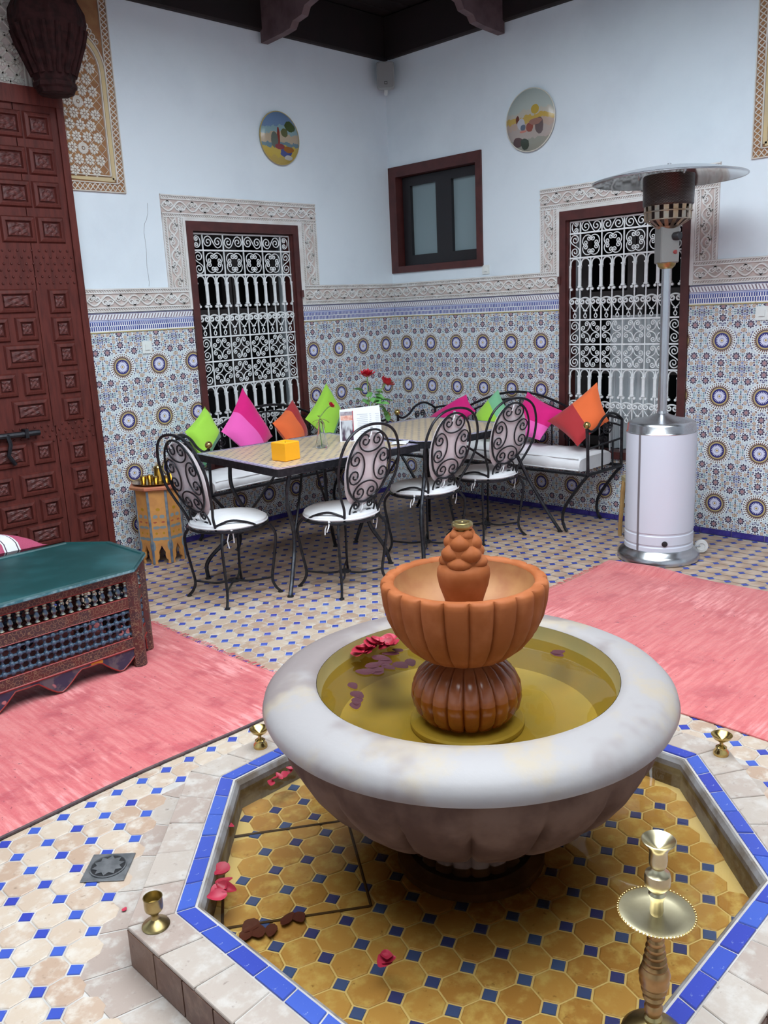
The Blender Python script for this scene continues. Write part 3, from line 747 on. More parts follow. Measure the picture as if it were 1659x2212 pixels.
for i in range(-36,52):
    for j in range(-48,36):
        x,y=-4.459+i*G,-3.054+j*G
        if -ROOM<x<-.012 and -ROOM<y<-.012 and apo(x,y)>.93: dots.append((x,y))
        x+=G/2; y+=G/2
        if -ROOM<x<-.012 and -ROOM<y<-.012 and apo(x,y)>.945: octs.append((x,y))
def near300(L):
    key=lambda p:(0 if sees(*p) and not covered(*p) else 1,(Vector((p[0],p[1],0))-CAM).length)
    L=sorted(L,key=key); return L[:300],L[300:]
near,far=near300(octs)
for x,y in near: place('tile',oct_me,floor,(x,y,rnd.uniform(-.0008,.0004)),(rnd.uniform(-.006,.006),rnd.uniform(-.006,.006),0))
mb=MB(); P8=octpoly(G,CUT)
for x,y in far:
    x0=[(x+a,y+b,-.0004) for a,b in P8]; 
    if max(p[0] for p in x0)>-.005: x0=[(min(p[0],-.005),p[1],p[2]) for p in x0]
    if max(p[1] for p in x0)>-.005: x0=[(p[0],min(p[1],-.005),p[2]) for p in x0]
    mb.add(x0,[tuple(range(8))])
f2=place('clay_tiles',mb.mesh('clay_tiles',m_clay2,recalc=False),floor); f2['kind']='stuff'
near,far=near300(dots)
for x,y in near: place('dot_tile',dot_me,floor,(x,y,rnd.uniform(-.0006,.0004)))
mb=MB()
for x,y in far: mb.add([(x+a,y+b,-.0004) for a,b in dotp],[(0,1,2,3)])
f2=place('dot_tiles',mb.mesh('dot_tiles',m_blue,recalc=False),floor); f2['kind']='stuff'
# cut clay pieces that fit the octagon of the pool to the floor grid
m_apron=clay('clay_apron_tile',(.41,.35,.30),(.34,.265,.225),(.48,.44,.40))
V=octv(.832); V2=octv(.945)
for k in range(8):
    a0,a1,b0,b1=[Vector((*p,0)) for p in (V[k],V[(k+1)%8],V2[k],V2[(k+1)%8])]
    for i in range(5):
        t0,t1=i/5+.004,(i+1)/5-.004; q=[a0.lerp(a1,t0),a0.lerp(a1,t1),b0.lerp(b1,t1),b0.lerp(b1,t0)]
        MB().loft([[tuple(p+Vector((0,0,-.006))) for p in q],[tuple(p+Vector((0,0,-.001))) for p in q]],True,True).build('cut_tile',m_apron,floor)

# ------------------------------------------------------------------ octagonal pool round the fountain
KZ=.105
pool=thing('fountain_pool','raised octagonal tiled pool with blue edging holding yellowish water under the fountain','pool',(FC[0],FC[1],0))
PO=Vector((FC[0],FC[1],0))
def ppart(nm,mb,mat,sm=False): mb.v=[tuple(Vector(p)-PO) for p in mb.v]; return mb.build(nm,mat,pool,sm)
m_mortar=simple('grey_mortar',(.24,.23,.23),.85,c2=(.13,.10,.075),scale=14,bump=.3,bscale=40)
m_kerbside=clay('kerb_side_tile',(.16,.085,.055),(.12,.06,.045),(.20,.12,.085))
mb=MB(); mb.loft([octv(.826,-.002),octv(.826,KZ-.0035),octv(.682,KZ-.003)],True); ppart('kerb_core',mb,m_grout)
mb=MB(); mb.loft([octv(.683,KZ-.003),octv(.676,KZ-.005),octv(.668,KZ-.018),octv(.668,-.002)],True); ppart('inner_wall',mb,m_mortar)
def ringpieces(a0,a1,z0,z1,n,nm,mat,gap=.0025):
    I,O=octv(a0),octv(a1)
    for k in range(8):
        i0,i1,o0_,o1=[Vector((*p,0)) for p in (I[k],I[(k+1)%8],O[k],O[(k+1)%8])]; L=(o1-o0_).length; g=gap/L
        for j in range(n):
            t0,t1=j/n+g,(j+1)/n-g; jz=rnd.uniform(-.0012,.0012)
            q=[i0.lerp(i1,t0),i0.lerp(i1,t1),o0_.lerp(o1,t1),o0_.lerp(o1,t0)]; c=sum(q,Vector())/4
            mb=MB().loft([[tuple(p+Vector((0,0,z0))) for p in q],[tuple(p+Vector((0,0,z1+jz-.002))) for p in q],[tuple(c+(p-c)*.97+Vector((0,0,z1+jz))) for p in q]],True,True)
            mb.v=[tuple(Vector(p)-c) for p in mb.v]; place(nm,mb.mesh(nm,mat),pool,c-PO)
ringpieces(.688,.728,KZ-.006,KZ+.001,6,'blue_edge_tile',m_blue)
ringpieces(.732,.832,KZ-.008,KZ,5,'kerb_tile',m_apron,.002)
for k in range(8):                                                # tiles on the outer faces
    O=octv(.827); O2=octv(.834); n=6
    for j in range(n):
        a,b=[Vector((*p,0)) for p in (O[k],O[(k+1)%8])]; a2,b2=[Vector((*p,0)) for p in (O2[k],O2[(k+1)%8])]
        t0,t1=j/n+.004,(j+1)/n-.004; q=[a.lerp(b,t0),a.lerp(b,t1),a2.lerp(b2,t1),a2.lerp(b2,t0)]; c=sum(q,Vector())/4
        mb=MB().loft([[tuple(p-c+Vector((0,0,.001))) for p in q],[tuple(p-c+Vector((0,0,KZ-.010))) for p in q]],True,True); place('side_tile',mb.mesh('side_tile',m_kerbside),pool,c-PO)
# pool floor tiles, turned against the floor grid
GP=.0915; a=math.radians(-20); ca,sa=math.cos(a),math.sin(a)
po=tile_mesh(octpoly(GP,CUT),.006,'pool_clay_tile',m_poolclay); pdm=tile_mesh(dotp,.006,'pool_blue_tile',m_blue,.002)
MB().prism([(x-FC[0],y-FC[1]) for x,y in octv(.67)],-.002,.0062).build('pool_bed',simple('pool_bed_mortar',(.58,.48,.32),.9),pool)
for i in range(-16,20):
    for j in range(-16,17):
        for nm,me,off in (('pool_tile',po,.5),('pool_dot_tile',pdm,0)):
            u,v=(i+off)*GP,(j+off)*GP; x=-.519+ca*u-sa*v; y=.013+sa*u+ca*v
            if apo(x+FC[0],y+FC[1])<.648: place(nm,me,pool,(x,y,.0085+rnd.uniform(0,.0008)),(0,0,a))
MB().add([(x-FC[0],y-FC[1],.070) for x,y in octv(.670)],[tuple(range(8))]).build('pool_water',m_water2,pool,recalc=False)
# outline of an access hatch let into the pool floor
m_rust=simple('rusty_hatch_frame',(.05,.025,.015),.8)
hp=[Vector(p) for p in ((-3.932,-2.998,.010),(-4.156,-3.305,.010),(-3.857,-3.523,.010),(-3.64,-3.205,.010))]
for i in range(4):
    a_,b_=hp[i],hp[(i+1)%4]; MB().tube([a_-PO,b_-PO],.004,5).build('hatch_edge',m_rust,pool)
# floor drain
dn=thing('floor_drain','square grey metal floor drain with round slotted grate by the pool kerb','drain',(-4.219,-2.853,0),PI/4)
m_drain=simple('grey_drain_metal',(.28,.29,.30),.4,.7,c2=(.18,.19,.2),scale=30)
MB().bbox((-.06,-.06,0),(.06,.06,.004),.0015).build('frame',m_drain,dn)
MB().lathe([(.050,.004),(.050,.0055),(.001,.0055)],24,False).build('dark_gap',m_black,dn)
MB().lathe([(.050,.0056),(.050,.008),(.047,.008),(.046,.0056)],28,False).build('ring',m_drain,dn)
st=[]
for k in range(20): r=(.031 if k%2 else .044); st.append((r*math.cos(TAU*k/20),r*math.sin(TAU*k/20)))
MB().prism(st,.0056,.0085).build('grate',m_drain,dn)
# ------------------------------------------------------------------ fountain
fo=thing('fountain','tiered stone fountain with wide pale basin and fluted terracotta bowl','fountain',(FC[0],FC[1],.008))
def scal(n,dep,pw=.5,ph=0):
    return lambda th:1-dep*(1-abs(math.sin(n*th/2+ph))**pw)
def flute_lathe(prof,n,dep,mask,seg=10,ph=0):
    """lathe whose wall is scalloped in n lobes; mask(i) tells how strongly at each profile point"""
    mb=MB(); k=n*seg; f=scal(n,1.,.20,ph); rings=[]
    for i,(r,z) in enumerate(prof):
        rings.append([((r*(1-dep*mask[i]*(1-f(TAU*j/k+1e-4) if True else 0)))*math.cos(TAU*j/k),(r*(1-dep*mask[i]*(1-f(TAU*j/k+1e-4))))*math.sin(TAU*j/k),z) for j in range(k)])
    return mb.loft(rings,True,False)
OZ=.008
Z=lambda L:[(r,z-OZ) for r,z in L]
MB().lathe(Z([(.001,.012),(.20,.012),(.20,.035),(.17,.05)]),40,False).build('foot',m_flute,fo,True)
flute_lathe(Z([(.155,.05),(.145,.09),(.14,.14),(.165,.182)]),18,.10,[1,1,1,1],6).build('pedestal',m_flute,fo,50)
flute_lathe(Z([(.14,.175),(.22,.185),(.30,.207),(.36,.240),(.412,.287),(.45,.338),(.476,.388),(.488,.438),(.484,.482)]),18,.085,[.3,.8,1,1,1,.9,.5,.2,0],11).build('fluted_bowl',m_flute,fo,60)
rim=[(.478,.480),(.504,.474),(.521,.482),(.528,.499),(.523,.517),(.508,.533),(.482,.546),(.450,.554),(.418,.558),(.398,.555),(.388,.546)]
MB().lathe(Z(rim),96,False).build('basin_rim',m_basin,fo,True)
MB().lathe(Z([(.387,.546),(.383,.525),(.377,.505),(.362,.465),(.335,.425),(.25,.404),(.001,.400)]),72,False).build('basin_lining',m_basin_in,fo,True)
MB().add([(.3775*math.cos(TAU*k/72),.3775*math.sin(TAU*k/72),.508-OZ) for k in range(72)],[tuple(range(72))]).build('basin_water',m_water,fo,recalc=False)
MB().lathe(Z([(.147,.402),(.150,.408),(.150,.418),(.145,.423),(.001,.424)]),48,False).build('bulb_plate',m_basin_in,fo,True)
m_bulb=simple('wet_glazed_terracotta',(.20,.050,.016),.22,c2=(.26,.08,.03),scale=12)
bul=[(.085,.424),(.120,.437),(.138,.462),(.1445,.492),(.141,.52),(.127,.55),(.100,.577),(.070,.592),(.06,.60)]
flute_lathe(Z(bul),20,.13,[.6,1,1,1,1,1,1,.8,.3],10).build('fluted_bulb',m_bulb,fo,60)
bw=[(.050,.594),(.095,.598),(.125,.612),(.155,.637),(.182,.672),(.200,.712),(.209,.750),(.2125,.785),(.211,.797),(.206,.803),(.190,.804),(.180,.802),(.1765,.796)]
flute_lathe(Z(bw),21,.095,[0,.5,.9,1,1,1,1,1,.9,.7,.35,.15,0],9).build('upper_bowl',m_terra,fo,60)
MB().lathe(Z([(.177,.797),(.172,.775),(.158,.745),(.12,.715),(.06,.70),(.001,.70)]),48,False).build('bowl_lining',simple('ochre_terracotta',(.36,.17,.062),.6,c2=(.30,.12,.045),scale=14),fo,True)
MB().lathe(Z([(.045,.70),(.044,.725),(.050,.75),(.062,.785),(.067,.812),(.066,.828),(.060,.838),(.045,.846),(.03,.85)]),40,False).build('urn',m_terra,fo,True)
# rose-bud finial: overlapping petals in whorls
pet=MB()
def petal(cz,R,a0,wd,h,th):
    rows=[]; nu,nv=7,6
    top=[];bot=[]
    for i in range(nu+1):
        u=-1+2*i/nu; r1=[];
        for j in range(nv+1):
            v=j/nv; ww=wd*math.sin(PI*min(1,(v*.86+.10)))**.7; bul_=th*(1-u*u)*math.sin(PI*(v*.9+.06))
            a=a0+u*ww; rr=R*(1-.34*v)+bul_; r1.append((rr*math.cos(a),rr*math.sin(a),cz-OZ+h*v*(1-.12*u*u)))
        top.append(r1)
    pet.loft(top,False)
for cz,R,n,off,wd,h,th in ((.836,.054,4,0.1,.80,.036,.016),(.856,.050,4,.6,.80,.042,.016),(.882,.042,4,.1,.80,.040,.013),(.906,.030,4,.6,.80,.028,.009)):
    for k in range(n): petal(cz,R,TAU*(k+off)/n+.3,wd,h,th)
pet.lathe(Z([(.046,.83),(.050,.85),(.046,.88),(.034,.91),(.026,.928)]),20,True)
pet.build('rosebud_finial',m_terra,fo,True)
noz=MB().lathe(Z([(.018,.922),(.018,.930),(.024,.932),(.0265,.937),(.0265,.945),(.024,.948),(.019,.9485),(.018,.945),(.012,.945),(.0115,.948),(.004,.948),(.001,.944)]),28,False).build('nozzle',m_brass2,fo,True)

# rose petals on the water
m_petal=Mat('crimson_petal'); m_petal.base(m_petal.mix((.30,.008,.025),(.44,.025,.06),m_petal.rand())).set(rough=.5,sub=.0); m_petal=m_petal.m
m_petdk=simple('wet_dark_petal',(.045,.004,.011),.6,c2=(.075,.007,.017),scale=30)
def petal_mesh(nm,mat,curl):
    mb=MB(); rows=[]
    for i in range(6):
        u=i/5; ww=math.sin(PI*(u*.88+.08))**.85*(1+.12*math.sin(7*u)); rows.append([((u-.5)*1.,(-.42+.84*j/4)*ww,curl*((u-.5)**2+((j-2)/2)**2*.35*ww)) for j in range(5)])
    mb.loft(rows,False); return mb.mesh(nm,mat,True)
pm=[petal_mesh('petal_a',m_petal,.5),petal_mesh('petal_b',m_petal,.22),petal_mesh('petal_dark',m_petdk,.08)]
def petals(pts,zz,lab,grp,dark,base=.05,tilt=.35):
    for (x,y,sz) in pts:
        o=place('rose_petal',pm[2] if dark else pm[rnd.randrange(2)],None,(x,y,zz+(0 if dark else rnd.uniform(0,.010))),(rnd.uniform(-tilt,tilt) if not dark else 0,rnd.uniform(-tilt,tilt) if not dark else 0,rnd.uniform(0,TAU)),(sz,sz*rnd.uniform(.65,1.05),sz))
        tag(o,lab,'petal',grp)

# ------------------------------------------------------------------ patio heater
ht=thing('patio_heater','tall patio heater with white cylinder, steel pole and flat reflector dish','patio heater',(-.643,-2.648,0))
MB().lathe([(.001,.0),(.222,.0),(.228,.006),(.228,.035),(.215,.052),(.197,.066),(.192,.078),(.001,.078)],56,False).build('base',m_steel,ht,True)
MB().lathe([(.190,.070),(.190,.10),(.186,.105),(.186,.112),(.190,.117),(.190,.165),(.186,.170),(.186,.178),(.190,.183),(.190,.735),(.001,.735)],56,False).build('tank_cover',m_ltx,ht,30)
sa_=math.atan2(-4.9+2.655,-5.12+.635)
for off,nm in ((-.62,'door_seam'),):
    a=sa_+off; mb=MB(); 
    for da in (0,): mb.box((.1885,-.006,.08),(.1925,.006,.735))
    mb.build(nm,simple('seam_grey',(.16,.15,.16),.5),ht,rot=(0,0,a))
a=sa_+.13+.05; mb=MB().lathe([(.016,0),(.016,.004),(.011,.006),(.001,.006)],20).xf(Matrix.Rotation(PI/2,4,'Y')); mb.xf(Matrix.Translation((.189,0,.128))); mb.build('vent_plug',m_black,ht,True,rot=(0,0,a))
a=sa_-1.55; mb=MB().lathe([(.014,0),(.014,.006),(.001,.006)],16).xf(Matrix.Rotation(PI/2,4,'Y')); mb.xf(Matrix.Translation((.189,0,.128))); mb.build('vent_plug',m_black,ht,True,rot=(0,0,a))
MB().lathe([(.190,.735),(.191,.738),(.186,.745),(.183,.78),(.176,.792),(.165,.797),(.150,.799),(.08,.815),(.03,.835),(.026,.85)],56,False).build('steel_collar',m_steel,ht,True)
MB().lathe([(.024,.80),(.024,1.65)],20,False).build('pole',m_steel,ht,True)
MB().bbox((-.055,-.05,1.640),(.05,.05,1.832),.006).build('valve_box',simple('warm_grey_steel',(.30,.28,.26),.35,.8),ht,rot=(0,0,sa_+.35))
MB().lathe([(.03,1.612),(.045,1.626),(.05,1.645)],16,True).build('box_foot',m_brass2,ht,True)
kx=MB().lathe([(.022,0),(.022,.03),(.018,.036),(.001,.036)],16).xf(Matrix.Rotation(PI/2,4,'X')); kx.xf(Matrix.Translation((.0,-.05,1.775))); kx.build('control_knob',m_black,ht,True,rot=(0,0,sa_+.85+PI/2))
kx=MB().lathe([(.011,0),(.011,.010),(.001,.012)],12).xf(Matrix.Rotation(PI/2,4,'X')); kx.xf(Matrix.Translation((.0,-.052,1.695))); kx.build('igniter_button',simple('red_button',(.22,.03,.03),.4),ht,True,rot=(0,0,sa_+.85+PI/2))
mp=MB(); mp.lathe([(.048,1.6),(.050,1.62),(.050,1.86),(.048,1.87)],4,True); 
# burner cage
cage=MB(); R1,R0=.130,.060
for k in range(16):
    a=TAU*k/16; c,s=math.cos(a),math.sin(a); t=Vector((-s,c,0))
    for p,q,wd in (((R0,1.825),(R1-.012,1.862),.010),((R1-.012,1.862),(R1-.008,1.948),.013)):
        A_=Vector((p[0]*c,p[0]*s,p[1])); B_=Vector((q[0]*c,q[0]*s,q[1])); n_=Vector((c,s,0))*.0015
        cage.add([A_-t*wd-n_,A_+t*wd-n_,B_+t*wd-n_,B_-t*wd-n_,A_-t*wd+n_,A_+t*wd+n_,B_+t*wd+n_,B_-t*wd+n_],[(0,1,2,3),(7,6,5,4),(0,4,5,1),(1,5,6,2),(2,6,7,3),(3,7,4,0)])
for z,r in ((1.862,R1-.012),(1.903,R1-.006),(1.945,R1-.006)): cage.tube([(r*math.cos(TAU*k/32),r*math.sin(TAU*k/32),z) for k in range(32)],.004,6,True)
cage.lathe([(.052,1.815),(.07,1.828),(.06,1.832)],20,False)
cage.build('burner_cage',simple('heat_stained_steel',(.38,.33,.27),.3,1,c2=(.42,.27,.16),scale=20),ht)
m_mesh=Mat('burnt_steel_mesh'); p_=m_mesh.xyz(m_mesh.coord()); th_=p_[1].at2(p_[0]); m_mesh.base(m_mesh.mix((.045,.028,.024),(.22,.20,.19),((th_*110.).sin()*(p_[2]*520.).sin()).gt(.55))).set(rough=.35,metal=.8); m_mesh=m_mesh.m
MB().lathe([(.122,1.93),(.130,1.938),(.131,2.08),(.128,2.085)],48,False).build('emitter_mesh',m_mesh,ht,True)
MB().lathe([(.085,1.84),(.085,2.06)],24,False).build('burner_core',simple('brown_core',(.05,.025,.02),.6),ht,True)
dome=[(.386,2.062),(.388,2.068),(.346,2.080),(.26,2.102),(.155,2.119),(.06,2.127),(.001,2.128)]
tilt=(.0,.0,.0)
MB().lathe(dome,64,False).build('reflector_dish',simple('bright_dish_top',(.72,.74,.77),.25,.9),ht,True)
MB().lathe([(.386,2.062),(.346,2.073),(.26,2.095),(.155,2.112),(.001,2.119)],64,False).build('reflector_underside',simple('mirror_underside',(.62,.63,.62),.12,1,c2=(.5,.5,.5),scale=6),ht,True)
MB().tube([(.388*math.cos(TAU*k/64),.388*math.sin(TAU*k/64),2.065) for k in range(64)],.0045,6,True).build('dish_rim',m_steel,ht,True)
MB().lathe([(.01,2.124),(.01,2.144),(.001,2.146)],10,False).build('wing_nut',m_steel,ht,True)
for k in range(3): 
    a=sa_+.5+TAU*k/3; MB().tube([(.15*math.cos(a),.15*math.sin(a),2.072),(.15*math.cos(a),.15*math.sin(a),2.112)],.006,8).build('spacer',m_steel,ht,True)
wh=MB().lathe([(.035,-.014),(.037,-.010),(.037,.010),(.035,.014),(.020,.015),(.018,.010),(.001,.010)],24).xf(Matrix.Rotation(PI/2,4,'X')); a=sa_+PI/2+.42
wo=wh.build('wheel',simple('white_nylon',(.70,.70,.68),.45),ht,True,loc=(.262*math.cos(a),.262*math.sin(a),.045),rot=(0,0,a-.35))
MB().tube([(.19*math.cos(a),.19*math.sin(a),.045),(.262*math.cos(a),.262*math.sin(a),.045)],.008,8).build('axle',m_steel,ht)

# ------------------------------------------------------------------ chairs
def seatxf(x,y,z): return (x,y,z)
def bp(y,z):
    """point on the leaning back plane"""
    return (-.150-.142*(z-.40)/.51-.02*max(0,1-abs(z-.62)/.3),y,z)
RI=.0075
def back_outer():
    P=[(-.112,.40),(-.128,.47),(-.165,.54),(-.197,.62),(-.208,.70),(-.196,.78),(-.160,.85),(-.095,.895),(0,.911)]
    P=P+[(-y,z) for y,z in reversed(P[:-1])]; return [tuple(p) for p in spline([bp(y,z) for y,z in P],6)]
def ell(cy,cz,a,b,n=36): return [bp(cy+a*math.cos(TAU*k/n),cz+b*math.sin(TAU*k/n)) for k in range(n)]
def plane_scroll(cy,cz,ang,size,kind='C',R=.245,D=.36):
    out=[]
    for x,y in scroll(kind,size,R,D,1.35,16):
        yy=cy+x*math.cos(ang)-y*math.sin(ang); zz=cz+x*math.sin(ang)+y*math.cos(ang); out.append(bp(yy,zz))
    return out
ch_me={}
def mk_chair_meshes():
    D=[]
    D.append(('seat_ring',MB().tube([(.205*math.cos(TAU*k/40),.205*math.sin(TAU*k/40),.397) for k in range(40)],.008,6,True).tube([(-.2,0,.393),(.2,0,.393)],.006,5).tube([(0,-.2,.393),(0,.2,.393)],.006,5).mesh('seat_ring',m_iron,True,recalc=False)))
    pr=[(.001,.401),(.17,.401),(.197,.405),(.206,.416),(.203,.430),(.185,.441),(.12,.449),(.001,.452)]
    D.append(('seat_cushion',MB().lathe(pr,44,False,rf=lambda r,z,t:r*(1+.012*math.sin(5*t)+.008*math.sin(11*t+1))).mesh('seat_cushion',m_white,True)))
    D.append(('piping',MB().tube([((.2065*(1+.012*math.sin(5*TAU*k/44)))*math.cos(TAU*k/44),(.2065*(1+.012*math.sin(5*TAU*k/44)))*math.sin(TAU*k/44),.416) for k in range(44)],.0035,5,True).mesh('piping',m_white,True,recalc=False)))
    D.append(('back_frame',MB().tube(back_outer(),.0075,7).mesh('back_frame',m_iron,True,recalc=False)))
    D.append(('back_oval',MB().tube(ell(0,.690,.148,.193),.0062,6,True).mesh('back_oval',m_iron,True,recalc=False)))
    for k,(cy,cz,an,sz) in enumerate(((0,.818,0,.165),(0,.562,PI,.165),(-.084,.690,PI/2,.170),(.084,.690,-PI/2,.170))):
        D.append(('back_scroll',MB().tube(plane_scroll(cy,cz,an,sz),.0045,5).mesh('back_scroll%d'%k,m_iron,True,recalc=False)))
    for sg in (-1,1):
        D.append(('lower_scroll',MB().tube(plane_scroll(sg*.056,.455,PI/2 if sg>0 else -PI/2,.100),.0052,5).mesh('lower_scroll%d'%sg,m_iron,True,recalc=False)))
        D.append(('arm_brace',MB().tube(spline([bp(sg*.118,.43),(-.10,sg*.165,.455),(-.02,sg*.20,.435),(.05,sg*.203,.398)],6),.0065,5).mesh('arm_brace%d'%sg,m_iron,True,recalc=False)))
    # back cushion, a flat oval pad on the sitter's side
    mb=MB(); rows=[]
    for s_,r_ in ((.004,.2),(.004,.7),(.006,.97),(.016,1.03),(.027,.97),(.033,.75),(.036,.4),(.037,.05)):
        ring=[]
        for k in range(32):
            a=TAU*k/32; b=bp(.142*r_*math.cos(a),.672+.200*r_*math.sin(a)); ring.append((b[0]+s_+.006,b[1],b[2]))
        rows.append(ring)
    D.append(('back_cushion',mb.loft(rows,True,True).mesh('back_cushion',m_backcush,True)))
    for sx in (-1,1):
        for sy in (-1,1):
            k=.7071; P=spline([(sx*.142,sy*.142,.395),(sx*.172,sy*.172,.33),(sx*.160,sy*.160,.19),(sx*.148,sy*.148,.085),(sx*.158,sy*.158,.035),(sx*.176,sy*.176,.006)],6)
            D.append(('leg',MB().tube(P,.0078,6).lathe([(.014,0),(.014,.006),(.008,.010)],10,True,(sx*.176,sy*.176,0)).mesh('leg%d%d'%(sx,sy),m_iron,True,recalc=False)))
    for sy in (-1,1):
        P=spline([(-.148,-.148*sy,.086),(-.07,-.06*sy,.070),(0,0,.078),(.07,.06*sy,.070),(.148,.148*sy,.086)],7); D.append(('stretcher',MB().tube(P,.006,5).mesh('stretcher%d'%sy,m_iron,True,recalc=False)))
    D.append(('stretcher_ring',MB().tube([(.032*math.cos(TAU*k/20),.032*math.sin(TAU*k/20),.079) for k in range(20)],.005,5,True).mesh('stretcher_ring',m_iron,True,recalc=False)))
    def tie(p,l1,l2):
        p=Vector(p); mb=MB()
        for dx,dy,L in ((.012,.008,l1),(-.010,.012,l2)): mb.tube([p,p+Vector((dx,dy,-.02)),p+Vector((dx*1.6,dy*1.8,-L*.6)),p+Vector((dx*1.2+.006,dy*2,-L))],.0035,5)
        mb.sphere(p,.008,8,5); return mb
    for i,(q,a,b) in enumerate((((-.105,.172,.408),.07,.05),((-.105,-.172,.408),.075,.10))): D.append(('cushion_tie',tie(q,a,b).mesh('seat_tie%d'%i,m_white,True)))
    b=bp(0,.888); D.append(('cushion_tie',tie((b[0]+.008,b[1],b[2]),.03,.05).mesh('back_tie',m_white,True)))
    b=bp(0,.49); D.append(('cushion_tie',tie((b[0]+.006,b[1],b[2]),.06,.045).mesh('low_tie',m_white,True)))
    return D
CH=mk_chair_meshes()
for lab,x,y,th in (('black iron chair at the left end of the tiled table, beside the orange side table',-2.575,-1.175,0),
    ('black iron chair on the near side of the table, in front of the menu card',-2.10,-1.545,88),
    ('black iron chair seen directly behind the fountain top, second from the white heater side',-1.385,-1.51,84),
    ('black iron chair nearest the bench with the orange and red cushion',-.825,-1.535,79)):
    t=thing('bistro_chair',lab,'chair',(x,y,0),math.radians(th),'wrought iron chairs round the tables')
    for nm,me in CH: place(nm,me,t)
# ------------------------------------------------------------------ tables
def tabmat():
    A=Mat('zellige_table_top'); p=A.xyz(A.coord()); x,y=p[0],p[1]
    row=(x/.030); odd=(row*.5).frac().gt(.5); u=((y/.060+odd*.5).frac()-.5).abs(); v=((row).frac()-.5).abs()
    col=A.mix((.60,.47,.30),(.52,.40,.25),A.noise(30,3).sm(.4,.65)); col=A.mix(col,(.10,.11,.20),u.lt(.17).m('MULTIPLY',v.lt(.17))); A.base(col).set(rough=.3); return A.m
m_tab=tabmat()
def tabborder():
    A=Mat('zellige_table_border'); p=A.xyz(A.coord()); k=((p[0]+p[1])*75.).sin()*((p[0]-p[1])*75.).sin(); A.base(A.mix((.20,.18,.32),(.58,.54,.60),k.gt(.12))).set(rough=.3); return A.m
m_tabb=tabborder()
def table(lab,cx,cy,hx,hy,rot,cut,legs):
    t=thing('mosaic_table',lab,'table',(cx,cy,0),math.radians(rot),'mosaic iron tables'); iv=Matrix.Rotation(-math.radians(rot),3,'Z')
    def poly(i,c):
        X,Y=hx-i,hy-i
        if c<=.001: return [(X,-Y),(X,Y),(-X,Y),(-X,-Y)]
        return [(X,-Y+c),(X,Y-c),(X-c,Y),(-X+c,Y),(-X,Y-c),(-X,-Y+c),(-X+c,-Y),(X-c,-Y)]
    MB().prism(poly(.048,cut*.7),.700,.722).build('mosaic_top',m_tab,t)
    n=len(poly(0,cut)); b=MB(); o,i_=poly(.004,cut),poly(.048,cut*.7); b.loft([[(x,y,.70) for x,y in o],[(x,y,.721) for x,y in o],[(x,y,.721) for x,y in i_]],True); b.build('mosaic_border',m_tabb,t)
    b=MB(); b.loft([[(x,y,.683) for x,y in poly(0,cut)],[(x,y,.722) for x,y in poly(0,cut)],[(x,y,.722) for x,y in poly(.005,cut)],[(x,y,.683) for x,y in poly(.02,cut)]],True,False,True); b.build('iron_rim',m_iron,t)
    b=MB(); b.tube([(-hx+.1,-hy+.1,.688),(hx-.1,hy-.1,.688)],.009,6).tube([(-hx+.1,hy-.1,.688),(hx-.1,-hy+.1,.688)],.009,6); b.build('under_brace',m_iron,t)
    for pts in legs:
        P=[]
        for q in pts:
            v=iv@Vector((q[0]-cx,q[1]-cy,0)); P.append((v.x,v.y,q[2]))
        MB().tube(spline(P,7),.0115,7).lathe([(.018,0),(.018,.006),(.01,.01)],10,True,(P[-1][0],P[-1][1],0)).build('leg',m_irongrey,t,True)
        a,b_=Vector(P[0]),Vector(P[len(P)//2]); e=Vector((a.x*.25,a.y*.25,.685)); MB().tube(spline([b_,(b_+e)/2+Vector((0,0,-.02)),e],6),.007,6).build('leg_brace',m_iron,t,True)
table('mosaic topped iron table holding the yellow cube candle and menu card',-2.03,-1.21,.48,.425,-5,0,
  [[(-2.36,-1.46,.69),(-2.38,-1.44,.52),(-2.30,-1.38,.30),(-2.36,-1.42,.12),(-2.42,-1.46,.005)],[(-2.31,-.86,.69),(-2.33,-.88,.52),(-2.26,-.92,.30),(-2.40,-.86,.20),(-2.50,-.82,.10),(-2.505,-.817,.005)],
   [(-1.72,-1.50,.69),(-1.72,-1.48,.52),(-1.78,-1.42,.30),(-1.70,-1.46,.12),(-1.66,-1.47,.005)],[(-1.66,-.93,.69),(-1.68,-.95,.52),(-1.72,-1.0,.30),(-1.64,-.94,.12),(-1.60,-.92,.005)]])
table('empty mosaic topped iron table with cut corners near the right hand bench',-1.088,-1.285,.443,.43,-3,.075,
  [[(-1.46,-1.60,.69),(-1.50,-1.62,.52),(-1.585,-1.66,.30),(-1.60,-1.68,.12),(-1.62,-1.70,.005)],[(-.70,-1.60,.69),(-.645,-1.665,.50),(-.595,-1.72,.34),(-.53,-1.81,.14),(-.485,-1.88,.005)],
   [(-1.42,-.97,.69),(-1.42,-.98,.5),(-1.36,-1.04,.30),(-1.42,-.98,.12),(-1.45,-.95,.005)],[(-.78,-.99,.69),(-.78,-1.0,.5),(-.84,-1.06,.30),(-.78,-1.0,.12),(-.75,-.97,.005)]])

